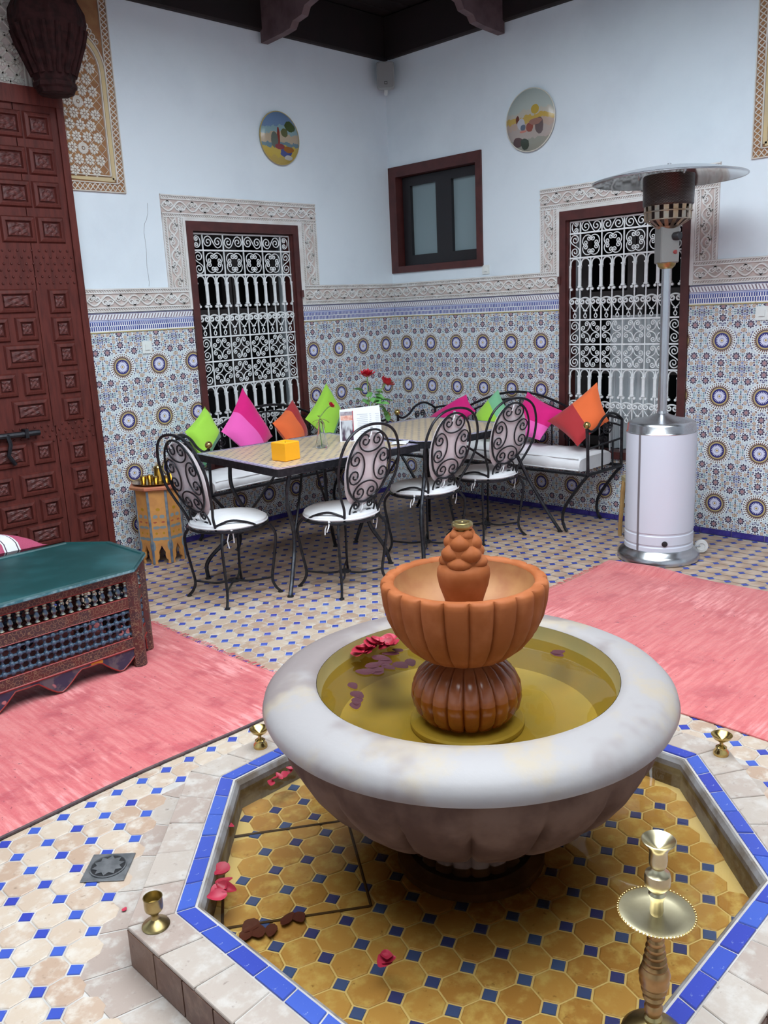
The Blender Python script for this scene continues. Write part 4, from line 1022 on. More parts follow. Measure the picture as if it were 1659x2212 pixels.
# ------------------------------------------------------------------ iron benches, mattresses, cushions
def bench(lab,f,s0,s1,seed):
    t=thing('iron_bench',lab,'bench',f((s0+s1)/2,.24,0)); o0=Vector(t.location)
    def part(nm,mb,mat,sm=True,par=None): mb.v=[tuple(Vector(p)-o0) for p in mb.v]; return mb.build(nm,mat,par or t,sm)
    L=s1-s0; c=(s0+s1)/2
    mb=MB()
    for a,b in (((s0,.05),(s1,.05)),((s0,.47),(s1,.47)),((s0,.05),(s0,.47)),((s1,.05),(s1,.47))): mb.tube([f(a[0],a[1],.392),f(b[0],b[1],.392)],.011,6)
    part('seat_frame',mb,m_iron)
    for k in range(7): s=s0+(k+1)*L/8; part('seat_slat',MB().tube([f(s,.05,.388),f(s,.47,.388)],.007,5),m_iron)
    for d in (.05,.47):
        for e,sg in ((s0,1),(s1,-1)):
            part('leg',MB().tube(spline([f(e,d,.392),f(e+sg*.075,d,.30),f(e+sg*.165,d,.17),f(e+sg*.185,d,.09),f(e+sg*.172,d,.035),f(e+sg*.15,d,.004)],6),.011,6),m_iron)
    # back: one tall middle arch and two falling shoulders
    def bz(u): 
        u=abs(u); return .700+.150*max(0,math.cos(min(1,u/.66)*PI/2))**1.0+(.0 if u<.66 else .02*math.sin((u-.66)/.34*PI))
    d=.058
    for off,r in ((0,.009),(.045,.006)):
        part('back_rail',MB().tube([f(c+L/2*(-1+k/20),d,bz(-1+k/20)-off) for k in range(41)],r,6),m_iron)
    for e in (s0,s1): part('back_post',MB().tube([f(e,d,.392),f(e,d,.70)],.010,6),m_iron)
    for k in range(1,12):
        u=-1+k/6; part('back_bar',MB().tube([f(c+L/2*u,d,.392),f(c+L/2*u,d,bz(u)-.045)],.005,5),m_iron)
    for k in range(6):
        u=-.84+k*.336; sc=scroll('S',.15); part('back_scroll',MB().tube([f(c+L/2*u+y,d+.006,.60+x) for x,y in sc],.005,5),m_iron)
    for e,sg in ((s0,1),(s1,-1)):
        part('arm_post',MB().tube([f(e,.47,.392),f(e,.475,.56),f(e,.485,.69)],.010,6),m_iron)
        part('arm_rail',MB().tube(spline([f(e,.485,.685),f(e,.43,.665),f(e,.36,.685),f(e,.29,.735),f(e,.20,.755),f(e,.12,.735),f(e,.058,.70)],6),.009,6),m_iron)
        part('arm_bar',MB().tube([f(e,.475,.56),f(e,.058,.575)],.007,5),m_iron)
        for dd in (.17,.30): part('arm_upright',MB().tube([f(e,dd,.392),f(e,dd,.565)],.006,5),m_iron)
        for q,an in ((.235,0),): part('arm_scroll',MB().tube([f(e,q+x,.665+y) for x,y in scroll('C',.11)],.005,5),m_iron)
        part('finial_ball',MB().sphere(f(e,.487,.712),.0235,16,10),m_brass)
    return t
bench('black iron bench along the left wall under the first grilled window',LW,.63,2.20,1); bench('black iron bench along the right wall below the small dark window',RW,.45,2.075,2)
def mattress(lab,f,s0,s1,d0,d1,z0,z1):
    rows=[]; nS=40; c=f((s0+s1)/2,(d0+d1)/2,z0)
    prof=[(0,.0),(.0,.0)]
    ring=[]
    H=z1-z0
    sect=[(d0+.02,z0),(d1-.015,z0),(d1,z0+.012),(d1+.004,z0+H*.5),(d1-.002,z1-.018),(d1-.02,z1-.004),((d0+d1)/2+.08,z1+.006),((d0+d1)/2-.08,z1+.006),(d0+.02,z1-.004),(d0,z1-.02),(d0,z0+.012)]
    for i in range(nS+1):
        u=i/nS; s=s0+(s1-s0)*u; e=min(u,1-u)*(s1-s0); k=1 if e>.03 else (.80+.2*math.sqrt(max(0,1-(1-e/.03)**2)))
        wv=.004*math.sin(s*19)+.003*math.sin(s*47+1)
        rows.append([f(s,(d-(d0+d1)/2)*(1 if k==1 else .985)+(d0+d1)/2+wv*(.6 if d>d1-.03 else 0),z0+(z-z0)*k+(wv if z>z0+.03 else 0)) for d,z in sect])
    mb=MB().loft(rows,True,True); mb.v=[tuple(Vector(p)-Vector(c)) for p in mb.v]
    o=mb.build('bench_mattress',m_white,None,50,loc=c); tag(o,lab,'mattress')
    p=MB().tube([f(s0+.01+(s1-s0-.02)*k/30,d1-.002,z1-.012) for k in range(31)],.004,5); p.v=[tuple(Vector(q)-Vector(c)) for q in p.v]; p.build('piping',m_white,o,True)
    p=MB().tube([f(s0+.01+(s1-s0-.02)*k/30,d1+.001,z0+.010) for k in range(31)],.004,5); p.v=[tuple(Vector(q)-Vector(c)) for q in p.v]; p.build('piping',m_white,o,True)
mattress('white cotton mattress on the bench under the first grilled window',LW,.66,2.165,.075,.462,.404,.482); mattress('white cotton mattress on the bench along the right wall',RW,.48,2.01,.075,.462,.404,.500)
def twotone(name,c1,c2,t):
    A=Mat(name); uv=A.xyz(A.coord('UV')); A.base(A.mix(c1,c2,uv[1].gt(t)) if t<1 else A.mix(c1,c2,uv[0].gt(t-1)))
    A.set(rough=.85,sheen=.2); A.bump(A.noise(16,3),.25,.012); return A.m
def pillow(lab,f,T,R,B,L,th,mat,name='cushion',n=16,cat='cushion'):
    """square cushion through four corner points; u runs top->right, v runs top->left"""
    T,R,B,L=[Vector(f(*p)) for p in (T,R,B,L)]; c=(T+R+B+L)/4
    nr=(R-T).cross(L-T).normalized(); 
    if nr.dot(CAM-c)<0: nr=-nr
    def pt(u,v,sg):
        P=T*(1-u)*(1-v)+R*u*(1-v)+L*(1-u)*v+B*u*v
        a,b=2*u-1,2*v-1
        pin=.085*((1-a*a)*b*b+(1-b*b)*a*a); P=P+(c-P)*pin
        h=th*(max(0,(1-a**4)*(1-b**4)))**.62
        wr=.006*math.sin(9*u+5*v)*(1-a*a)*(1-b*b)
        return P+nr*sg*(h+wr)-c
    mb=MB(); 
    vs=[];fs=[];uvs=[]
    for sg in (1,-1):
        k=len(vs)
        for i in range(n+1):
            for j in range(n+1): vs.append(pt(i/n,j/n,sg)); uvs.append((i/n,j/n))
        for i in range(n):
            for j in range(n):
                q=(k+i*(n+1)+j,k+(i+1)*(n+1)+j,k+(i+1)*(n+1)+j+1,k+i*(n+1)+j+1); fs.append(q if sg>0 else q[::-1])
    me=bpy.data.meshes.new(name); me.from_pydata([tuple(v) for v in vs],[],fs); me.update(); l=me.uv_layers.new(name='UVMap')
    for li,lp in enumerate(me.loops): l.data[li].uv=uvs[lp.vertex_index]
    me.materials.append(mat); me.polygons.foreach_set('use_smooth',[True]*len(fs))
    o=place(name,me,None,c); return tag(o,lab,cat)
lime,teal=(.36,.70,.06),(.10,.30,.15); mag,pink=(.72,.004,.20),(.90,.12,.50); ora,red=(.83,.15,.035),(.42,.024,.030)
pillow('lime green cushion at the left end of the left bench, beside the iron chair',LW,(1.964,.13,.907),(1.913,.21,.708),(2.13,.32,.545),(2.19,.22,.775),.055,twotone('lime_cotton',lime,teal,1.80))
pillow('tall magenta and pink cushion in front of the first grilled window',LW,(1.653,.13,.998),(1.491,.21,.651),(1.75,.34,.53),(1.924,.23,.741),.06,twotone('magenta_pink_cotton',mag,pink,.52))
pillow('orange and dark red cushion on the left bench next to a lime cushion',LW,(1.227,.13,.872),(1.178,.22,.622),(1.40,.33,.53),(1.50,.23,.743),.055,twotone('orange_red_cotton',red,ora,.40))
pillow('lime green cushion standing behind the vase with the drooping rose',LW,(.897,.13,.961),(.829,.21,.742),(1.05,.33,.53),(1.198,.22,.735),.055,twotone('lime_teal_cotton',lime,teal,1.84))
pillow('plain magenta cushion behind the empty table, nearest the room corner',RW,(.829,.13,.825),(.972,.20,.714),(.72,.33,.54),(.531,.22,.65),.05,twotone('magenta_cotton',mag,mag,2))
pillow('teal and lime cushion behind a chair back on the right bench',RW,(1.122,.13,.872),(1.30,.21,.70),(1.14,.33,.545),(.98,.23,.68),.05,twotone('teal_lime_cotton',(.20,.52,.28),lime,.35))
pillow('magenta cushion with pink lower part on the right bench',RW,(1.381,.13,.862),(1.69,.16,.745),(1.59,.29,.555),(1.30,.27,.575),.055,twotone('magenta_pink_cotton_two',mag,pink,.58))
pillow('orange and dark red cushion leaning on the bench arm beside the heater',RW,(1.93,.13,.942),(2.05,.18,.70),(1.93,.36,.55),(1.65,.29,.69),.055,twotone('orange_red_cotton_two',ora,red,.50))

# ------------------------------------------------------------------ things on the tables
ZT=.7225
m_wax=Mat('yellow_wax'); m_wax.base((.93,.42,.01)).set(rough=.45,sub=.25); m_wax.b.inputs['Subsurface Radius'].default_value=(.05,.03,.01); m_wax=m_wax.m
cb=thing('cube_candle','bright yellow cube shaped candle on the mosaic table','candle',(-2.33,-1.395,ZT),math.radians(4))
a=.052; h=.098; mb=MB(); R=lambda q,z:[(-q,-q,z),(q,-q,z),(q,q,z),(-q,q,z)]; mb.loft([R(a-.004,0),R(a,.004),R(a,h-.004),R(a-.004,h),R(a-.016,h),R(a-.020,h-.010)],True,True); mb.build('wax_block',m_wax,cb,35); MB().tube([(0,0,h-.012),(.002,0,h+.0)],.0015,5).build('wick',m_black,cb)
m_stem=simple('rose_stem_green',(.14,.26,.06),.5,c2=(.20,.30,.09),scale=20); m_leaf=simple('rose_leaf_green',(.10,.30,.07),.5,c2=(.16,.40,.12),scale=15); m_rose=simple('red_rose',(.50,.008,.025),.5,c2=(.36,.004,.018),scale=30); m_wilt=simple('wilting_leaf',(.30,.36,.12),.6,c2=(.34,.28,.12),scale=20)
def leafmesh(mat):
    mb=MB(); rows=[]
    for i in range(7): u=i/6; ww=.30*math.sin(PI*(u*.94+.03)); rows.append([(u,-ww,.10*math.sin(u*3)),(u,0,.10*math.sin(u*3)-.05),(u,ww,.10*math.sin(u*3))])
    return mb.loft(rows,False).mesh('leaf',mat,True)
lf,lw_=leafmesh(m_leaf),leafmesh(m_wilt)
def blossom(r,mat=m_rose):
    mb=MB()
    for ring,(n,R,h,open_) in enumerate(((3,.25,.9,.1),(4,.5,.95,.3),(5,.8,.8,.55),(6,1.,.6,.8))):
        for k in range(n):
            a0=TAU*k/n+ring*.5; rows=[]
            for i in range(5):
                u=-1+2*i/4; rr=[]
                for j in range(5):
                    v=j/4; a=a0+u*(1.0/(1+.3*ring))*math.sin(PI*(.2+.7*v)); q=R*r*(.35+.65*v**.8)+open_*r*.25*v*v; rr.append((q*math.cos(a),q*math.sin(a),r*h*v*1.1-r*.12*u*u*v))
                rows.append(rr)
            mb.loft(rows,False)
    return mb.mesh('blossom',mat,True)
def carafe(root,h,r0,r1):
    MB().lathe([(.001,.002),(r0*.95,.002),(r0,.006),(r0*.96,.02),(r0*.62,h*.5),(r1,h*.82),(r1*1.02,h),(r1*.92,h),(r1*.9,h*.82),(r0*.55,h*.5),(r0*.88,.02),(r0*.85,.008),(.001,.008)],28,False).build('glass',m_glass,root,True)
va=thing('rose_vase','slim clear glass vase with one drooping red rose on the table','vase',(-1.96,-1.262,ZT))
carafe(va,.155,.036,.013)
stm=MB().tube(spline([(.0,0,.01),(-.004,.006,.10),(-.002,.004,.165),(.016,-.008,.195),(.034,-.026,.222),(.046,-.038,.232)],6),.003,5).build('stem',m_stem,va,True)
place('blossom',blossom(.022),va,(.047,-.038,.232),(.5,.7,0))
for q,e,s in (((.0,0,.16),(0,.3,2.2),.05),((.002,0,.165),(0,.5,-.6),.055),((-.002,.0,.155),(0,.9,2.6),.045),((.01,0,.18),(0,.2,1.2),.05),((.0,0,.165),(0,1.2,-.9),.06),((0,0,.15),(0,.6,.4),.04)): place('leaf',lw_,va,q,e,(s,s,s))
bq=thing('rose_bouquet','glass vase holding two upright red roses behind the menu card','vase',(-1.40,-1.085,ZT))
carafe(bq,.13,.04,.018)
for p,tp in (((.004,0,.01),(-.004,.0,.352)),((-.004,.003,.01),(.078,-.078,.300))):
    MB().tube(spline([p,(p[0]*1.1,0,.13),(tp[0]*.6,tp[1]*.6,.24),tp],6),.0035,5).build('stem',m_stem,bq,True)
bl=blossom(.042); place('blossom',bl,bq,(-.004,0,.350),(.12,-.1,0)); place('blossom',bl,bq,(.078,-.078,.297),(.5,.35,.7))
for k in range(26):
    a=rnd.uniform(0,TAU); z=rnd.uniform(.14,.27); r=.010+.05*rnd.random(); s=rnd.uniform(.045,.075)
    place('leaf',lf,bq,(r*math.cos(a)+.012,r*math.sin(a)-.014,z),(rnd.uniform(-.4,.4),rnd.uniform(-.5,.5),a),(s,s*1.1,s))
for k in range(6): 
    s=.06; place('leaf',lf,bq,(.02+.012*k,-.03-.010*k,.20-.018*k),(0,.5+.1*k,-.8+.3*k),(s,s,s))
# menu card standing open like a tent
mn=thing('menu_card','folded white menu card with a picture, standing on the table','menu',(-1.645,-1.255,ZT),math.radians(-40))
m_card=simple('white_card',(.76,.78,.84),.5); m_text=simple('grey_print',(.45,.47,.53),.6)
q=MB(); q.add([(-.125,-.030,0),(.125,-.030,0),(.118,0,.200),(-.118,0,.185),(-.125,-.028,0),(.125,-.028,0),(.118,.002,.200),(-.118,.002,.185)],[(0,1,2,3),(7,6,5,4),(0,4,5,1),(2,6,7,3),(1,5,6,2),(3,7,4,0)]); q.build('front_leaf',m_card,mn)
q=MB(); q.add([(-.125,.034,0),(.125,.034,0),(.118,.002,.200),(-.118,.002,.185),(-.125,.036,0),(.125,.036,0),(.118,.004,.200),(-.118,.004,.185)],[(0,1,2,3),(7,6,5,4),(0,4,5,1),(2,6,7,3),(1,5,6,2),(3,7,4,0)]); q.build('rear_leaf',m_card,mn)
def decal(nm,x0,x1,z0,z1,mat):
    yy=lambda z:-.0312+.030*z/.19-.0003
    MB().add([(x0,yy(z0),z0),(x1,yy(z0),z0),(x1,yy(z1),z1),(x0,yy(z1),z1)],[(0,1,2,3)]).build(nm,mat,mn)
pm_=Mat('menu_photo'); pm_.base(pm_.mix((.05,.02,.05),(.50,.52,.56),pm_.noise(28,2,.5,pm_.mapping(pm_.coord(),(1,1,.35))).sm(.42,.58))).set(rough=.4)
decal('printed_photo',-.115,-.045,.005,.118,pm_.m); decal('printed_band',-.115,-.045,.122,.150,simple('salmon_print',(.60,.25,.19),.5,c2=(.72,.45,.38),scale=60)); decal('printed_band',-.115,-.045,.152,.172,simple('grey_photo_print',(.40,.38,.42),.5,c2=(.25,.20,.24),scale=50)); decal('printed_stripe',-.046,-.040,.04,.176,simple('red_print',(.35,.06,.08),.5))
for j in range(12):
    for x0,x1 in ((-.02,.045),(.052,.066),(.088,.112)): decal('text_line',x0+rnd.uniform(0,.02 if x1<.05 else .006),x1,.030+j*.011,.033+j*.011,m_text)
nk=MB(); rows=[]
for i in range(8): rows.append([(-.07+.02*i,-.045+.03*j,.002+.003*math.sin(i*1.3+j)) for j in range(4)])
nk.loft(rows,False); o=nk.build('napkin',m_white,None,True,loc=(-1.625,-1.555,ZT+.003),rot=(0,0,.6)); tag(o,'small white paper napkin where the two tables meet','napkin')
o.modifiers.new('thick','SOLIDIFY').thickness=.002

# ------------------------------------------------------------------ painted octagonal side table with tray
m_orp=Mat('orange_painted_wood'); p_=m_orp.xyz(m_orp.coord()); zz=p_[2]; xx=p_[0]
col=m_orp.mix((.58,.27,.075),(.50,.22,.065),m_orp.noise(15,3).sm(.4,.65))
def blob(col,A,x,z,cx,cz,rx,rz,c):
    dx=(x.abs()-cx)/rx; dz=(z-cz)/rz; r=(dx*dx+dz*dz); return A.mix(col,c,(r+A.noise(60,3)*1.2-.6).lt(.9))
for cx,cz,rx,rz,c in ((0,.345,.013,.010,(.42,.22,.01)),(.02,.30,.016,.012,(.22,.26,.27)),(.024,.265,.012,.006,(.38,.09,.05)),(.02,.232,.022,.010,(.20,.24,.25)),(.022,.195,.008,.008,(.42,.22,.01)),(.022,.160,.026,.011,(.20,.25,.27)),(.045,.115,.010,.03,(.18,.24,.27))): col=blob(col,m_orp,xx,zz,cx,cz,rx,rz,c)
m_orp.base(col).set(rough=.55); m_orp=m_orp.m
m_bstrip=simple('blue_grey_paint',(.075,.12,.20),.55,c2=(.22,.24,.24),scale=18); m_coral=simple('coral_paint',(.52,.16,.09),.5,c2=(.46,.20,.10),scale=14)
st=thing('octagonal_side_table','small orange painted octagonal side table with pointed arch feet by the wall','side table',(-2.425,-.215,0),math.radians(11))
ap=.133; hwid=ap*TAN
for k in range(8):
    a=TAU*k/8
    pts=[(-hwid+.006,0),(-hwid+.026,0),(-hwid+.022,.022),(-hwid+.034,.035),(-.018,.055),(-.020,.075),(-.010,.095),(0,.118),(.010,.095),(.020,.075),(.018,.055),(hwid-.034,.035),(hwid-.022,.022),(hwid-.026,0),(hwid-.006,0),(hwid-.006,.465),(-hwid+.006,.465)]
    me=MB().loft([[(x,-ap+.014,z) for x,z in pts],[(x,-ap,z) for x,z in pts]],True,True).mesh('painted_panel',m_orp)
    place('painted_panel',me,st,None,(0,0,a))
    r=ap/math.cos(PI/8); b=a+PI/8-PI/2; MB().bbox((r-.012,-.008,0),(r+.002,.008,.465),.003).build('corner_strip',m_bstrip,st,rot=(0,0,b))
ring8=lambda a,z:[(a/math.cos(PI/8)*math.cos(PI/8+TAU*k/8),a/math.cos(PI/8)*math.sin(PI/8+TAU*k/8),z) for k in range(8)]
MB().loft([ring8(.140,.462),ring8(.158,.470),ring8(.160,.482),ring8(.154,.488)],True,True).build('table_top',m_coral,st)
tr=thing('brass_tray','round shallow brass tray on the orange side table','tray',(-2.425,-.215,.4885))
MB().lathe([(.001,0),(.115,0),(.128,.004),(.146,.012),(.146,.014),(.126,.007),(.001,.004)],48,False).build('dish',m_brass,tr,True)
cupm=MB().lathe([(.001,.001),(.014,.001),(.016,.004),(.015,.014),(.020,.03),(.0215,.045),(.0195,.045),(.013,.016),(.001,.012)],20,False).mesh('brass_cup',m_brass,True)
for i,(x,y) in enumerate(((-.075,.02),(-.035,-.055),(.02,-.085),(-.03,.02),(.085,-.03))):
    o=place('brass_cup',cupm,None,(-2.425+x,-.215+y,.4932)); tag(o,'small brass cup standing on the round brass tray','cup','brass cups on the tray')
pt=thing('brass_pot','taller lidded brass pot at the back of the round tray','pot',(-2.385,-.185,.4932))
MB().lathe([(.001,0),(.028,0),(.030,.004),(.029,.07),(.031,.075),(.031,.082),(.001,.084)],28,False).build('body',m_brass2,pt,True); MB().lathe([(.031,.083),(.026,.092),(.008,.096),(.006,.104),(.001,.106)],24,False).build('lid',m_brass,pt,True)

# ------------------------------------------------------------------ green topped painted chest table
m_green=Mat('dark_green_paint'); m_green.base(m_green.mix((.006,.050,.052),(.016,.085,.092),m_green.noise(4,4,.6).sm(.4,.72))).set(rough=.36,spec=.35); m_green=m_green.m
m_teal=simple('worn_teal_edge',(.03,.14,.17),.4,c2=(.20,.34,.38),scale=55)
m_paint=Mat('painted_red_brown_band'); co=m_paint.coord(); e=m_paint.voro(55,co,'F1',.6,0,'3D'); m_paint.base(m_paint.mix(m_paint.mix((.095,.022,.018),(.055,.026,.028),m_paint.noise(12,2).sm(.4,.6)),(.19,.115,.07),(e.gt(.42)).m('MULTIPLY',e.lt(.52)))).set(rough=.5); m_paint=m_paint.m
m_nav=simple('painted_navy_wood',(.022,.035,.085),.4,c2=(.045,.065,.13),scale=25); m_spin=simple('painted_spindle',(.030,.055,.10),.35,c2=(.36,.36,.24),scale=34); m_bead=simple('lattice_bead_paint',(.022,.045,.085),.35,c2=(.075,.13,.18),scale=70); m_redl=simple('red_paint_line',(.24,.022,.018),.45)
m_apr=Mat('painted_navy_apron'); co=m_apr.coord(); n_=m_apr.noise(17,3,.6,co); col=m_apr.mix((.030,.030,.065),(.10,.085,.10),n_.sm(.45,.6)); col=m_apr.mix(col,(.55,.24,.02),m_apr.noise(9,1,.5,m_apr.mapping(co,loc=(3,1,2))).sm(.64,.67)); col=m_apr.mix(col,(.45,.16,.16),m_apr.noise(13,1,.5,m_apr.mapping(co,loc=(8,4,7))).sm(.68,.70)); m_apr.base(col).set(rough=.5); m_apr=m_apr.m
cx0=thing('painted_coffee_table','long eight sided coffee table with dark green top and painted spindle sides','coffee table',(-3.87,-1.35,0)); CO=Vector((-3.87,-1.35,0))
XR,XL,YN,YF=-3.262,-4.48,-1.692,-1.008
def chpoly(i): return [(XR-i,YN+.185),(XR-i,YF-.18),(XR-.145,YF-i),(XL+.145,YF-i),(XL+i,YF-.18),(XL+i,YN+.185),(XL+.155,YN+i),(XR-.16,YN+i)]
loc2=lambda P,z:[(x-CO.x,y-CO.y,z) for x,y in P]
MB().loft([loc2(chpoly(.01),.434),loc2(chpoly(0),.440),loc2(chpoly(0),.450)],True,True).build('table_top',m_teal,cx0)
MB().loft([loc2(chpoly(.0),.450),loc2(chpoly(.004),.457),loc2(chpoly(.020),.457),loc2(chpoly(.026),.4505),],True,False).build('top_lip',m_green,cx0)
MB().loft([loc2(chpoly(.024),.449),loc2(chpoly(.024),.4515)],True,True).build('top_panel',m_green,cx0)
spm=MB().lathe([(.006,0),(.011,.004),(.006,.010),(.005,.014),(.0115,.026),(.009,.036),(.005,.045),(.009,.050),(.005,.056),(.010,.064),(.006,.070)],9,True).mesh('spindle',m_spin,True)
beadm=MB().sphere((0,0,0),.0125,10,7).mesh('lattice_bead',m_bead,True)
B=chpoly(.045)
def face(p0,p1,full):
    p0,p1=Vector((*p0,0))-CO,Vector((*p1,0))-CO; L=(p1-p0).length; a=math.atan2((p1-p0).y,(p1-p0).x); root=bpy.data.objects.new('side_panel',None); link(root); root.parent=cx0; root.location=p0; root.rotation_euler=(0,0,a)
    bx=lambda nm,x0,x1,z0,z1,mat,d0=-.010,d1=.012:MB().bbox((x0,d0,z0),(x1,d1,z1),.0025).build(nm,mat,root)
    bx('rail',.015,L-.015,.398,.434,m_paint); bx('rail',.015,L-.015,.275,.322,m_paint); bx('rail',.015,L-.015,.096,.140,m_paint)
    for z in (.398,.3225,.2745,.1405): bx('red_line',.015,L-.015,z-.002,z+.002,m_redl,-.0115,.0)
    bx('red_line',.01,L-.01,.090,.098,m_redl,-.014,.010)
    n=max(2,int((L-.04)/.0335)); 
    for i in range(n): place('spindle',spm,root,(.03+(L-.06)*i/(n-1),0,.326))
    m=max(2,round((L-.04)/.035))
    for j in range(4):
        z=.157+j*.0335
        MB().tube([(.015,0,z),(L-.015,0,z)],.0055,6).build('lattice_rod',m_bead,root,True)
        for i in range(m+1): place('lattice_bead',beadm,root,(.02+(L-.04)*i/m,0,z))
    for i in range(m+1): MB().tube([(.02+(L-.04)*i/m,0,.142),(.02+(L-.04)*i/m,0,.272)],.005,6).build('lattice_rod',m_bead,root,True)
    # scalloped apron
    P=[]; K=48
    for i in range(K+1):
        x=.012+(L-.024)*i/K; u=(x/.27)%1.; 
        if full: z=.030+.040*abs(math.sin(PI*u))**1.4*(1 if abs(u-.5)<.5 else 0)+.012*abs(math.sin(3*PI*u)); z=.092-z if False else .092-(.085*(1-abs(math.sin(PI*u))**.9)+.012*abs(math.sin(3*PI*u))+.006)
        else: v=abs(2*i/K-1); z=.075 if v<.55 else .02
        P.append((x,max(.008,z)))
    MB().loft([[(x,-.008,z) for x,z in P]+[(L-.012,-.008,.092),(.012,-.008,.092)],[(x,.008,z) for x,z in P]+[(L-.012,.008,.092),(.012,.008,.092)]],True,True).build('apron',m_apr,root)
    MB().tube([(x,-.0085,z+.003) for x,z in P],.003,5).build('apron_edge',m_redl,root,True)
for i in range(8):
    p,q=B[i],B[(i+1)%8]
    face(q,p,True) if False else face(p,q,i in (2,6))
    b=Vector((*p,0))-CO; MB().prism([(b.x+.030*math.cos(TAU*(k+.5)/8),b.y+.030*math.sin(TAU*(k+.5)/8)) for k in range(8)],0.0065,.434).build('post',m_paint,cx0)

# ------------------------------------------------------------------ rugs
def rug(name,lab,x0,x1,y0,y1,mat,fr,bump=None,edge=None):
    nx,ny=int((x1-x0)/.05)+1,int((y1-y0)/.05)+1; c=((x0+x1)/2,(y0+y1)/2,0); t=thing(name,lab,'rug',c)
    def P(i,j,top):
        x=x0+(x1-x0)*i/nx; y=y0+(y1-y0)*j/ny; z=.0055+.0012*math.sin(x*9+y*4)+.0008*math.sin(y*13); z+=bump(x,y) if bump else 0
        wx=.008*math.sin(y*5+1) if i in (0,nx) else 0; wy=.008*math.sin(x*6) if j in (0,ny) else 0
        return (x+wx-c[0],y+wy-c[1],z if top else max(.0005,z-.005))
    mb=MB(); top=[[P(i,j,1) for j in range(ny+1)] for i in range(nx+1)]; bot=[[P(i,j,0) for j in range(ny+1)] for i in range(nx+1)]
    mb.loft(top,False); mb.loft(bot,False)
    for A,Bq in ((top[0],bot[0]),(top[-1],bot[-1]),([r[0] for r in top],[r[0] for r in bot]),([r[-1] for r in top],[r[-1] for r in bot])): mb.loft([A,Bq],False)
    mb.build('pile',mat,t,True)
    mf=MB()
    for (ax,ay,bx_,by,dx,dy) in fr:
        n=int(math.hypot(bx_-ax,by-ay)/.016)
        for k in range(n):
            u=(k+rnd.random()*.6)/n; x=ax+(bx_-ax)*u-c[0]; y=ay+(by-ay)*u-c[1]; l=rnd.uniform(.012,.034); j=rnd.uniform(-.012,.012); zz=.006+(bump(x+c[0],y+c[1]) if bump else 0)
            mf.tube([(x-dx*.006,y-dy*.006,zz),(x+dx*l*.5+j*.4*dy,y+dy*l*.5+j*.4*dx,.004+zz*.3),(x+dx*l+j*dy,y+dy*l+j*dx,.0025)],.0017,4)
    if fr: o=mf.build('fringe',mat,t); o['kind']='stuff'
    if edge: MB().tube([(p[0]-c[0],p[1]-c[1],p[2]) for p in edge],.006,6).build('binding',simple('dark_rug_binding',(.07,.05,.055),.9,c2=(.12,.08,.08),scale=30),t,True)
rug('wool_rug','faded red wool rug with dark bound edge under the green topped table',-5.9,-3.11,-2.475,-.90,m_rug,[(-3.11,-2.47,-3.11,-.90,1,0)],None,[(-5.9+k*.0697,-2.477+.008*math.sin((-5.9+k*.0697)*6),.006) for k in range(41)])
fold=lambda x,y:(.030*math.exp(-((x+.93)/.05)**2-((y+2.76)/.22)**2)+.012*math.exp(-((x+1.0)/.08)**2-((y+2.53)/.05)**2))
rug('flatweave_rug','plain faded red woven rug in front of the patio heater',-2.40,-.90,-5.6,-2.485,m_rug2,[(-2.3,-2.485,-1.0,-2.485,0,1)],fold)
# ------------------------------------------------------------------ stool, divan, small brass, wall things
m_pine=simple('varnished_pine',(.42,.26,.10),.45,c2=(.34,.19,.07),scale=12); m_tan=simple('tan_stool_top',(.46,.40,.22),.5,c2=(.40,.33,.18),scale=10)
so=thing('wooden_stool','pale wooden stool half hidden behind the patio heater','stool',(-.262,-2.345,0))
MB().prism([(.135*math.cos(TAU*(k+.5)/8),.135*math.sin(TAU*(k+.5)/8)) for k in range(8)],.352,.380).build('seat',m_tan,so)
for sx in (-1,1):
    for sy in (-1,1): 
        MB().tube([(sx*.080,sy*.085,.355),(sx*.086,sy*.092,.30),(sx*.090,sy*.098,.16),(sx*.094,sy*.104,.05),(sx*.094,sy*.104,.0)],lambda t:.016-.004*t,7).build('leg',m_pine,so,True)
for sy in (-1,1): MB().tube([(-.09,sy*.096,.19),(.09,sy*.096,.19)],.009,6).build('rung',m_pine,so,True)
dv=thing('low_divan','low upholstered divan against the carved door behind the green topped table','divan',(-4.05,-.60,0))
MB().bbox((-.62,-.24,0),(.62,.28,.26),.02).build('base',m_wood,dv); MB().bbox((-.62,-.25,.26),(.62,.28,.36),.03).build('mattress',simple('plum_upholstery',(.20,.03,.07),.9),dv)
m_stripe=Mat('striped_magenta_cloth'); uv=m_stripe.xyz(m_stripe.coord('UV')); d=(uv[1]-.30).abs(); col=m_stripe.mix((.36,.05,.11),(.44,.08,.15),m_stripe.noise(60,2,.6,m_stripe.mapping(m_stripe.coord('UV'),(1,9,1))).sm(.4,.6)); col=m_stripe.mix(col,(.70,.70,.72),d.lt(.075)); col=m_stripe.mix(col,(.05,.03,.05),d.lt(.060).m('MULTIPLY',d.gt(.050))); m_stripe.base(col).set(rough=.9); m_stripe.bump(m_stripe.noise(30,2),.2,.01)
I3=lambda x,y,z:(x,y,z)
pillow('striped magenta and white cushion lying on the divan behind the green topped table',I3,(-3.60,-.62,.455),(-3.44,-.90,.435),(-3.98,-.98,.46),(-4.08,-.55,.50),.06,m_stripe.m,'striped_cushion')

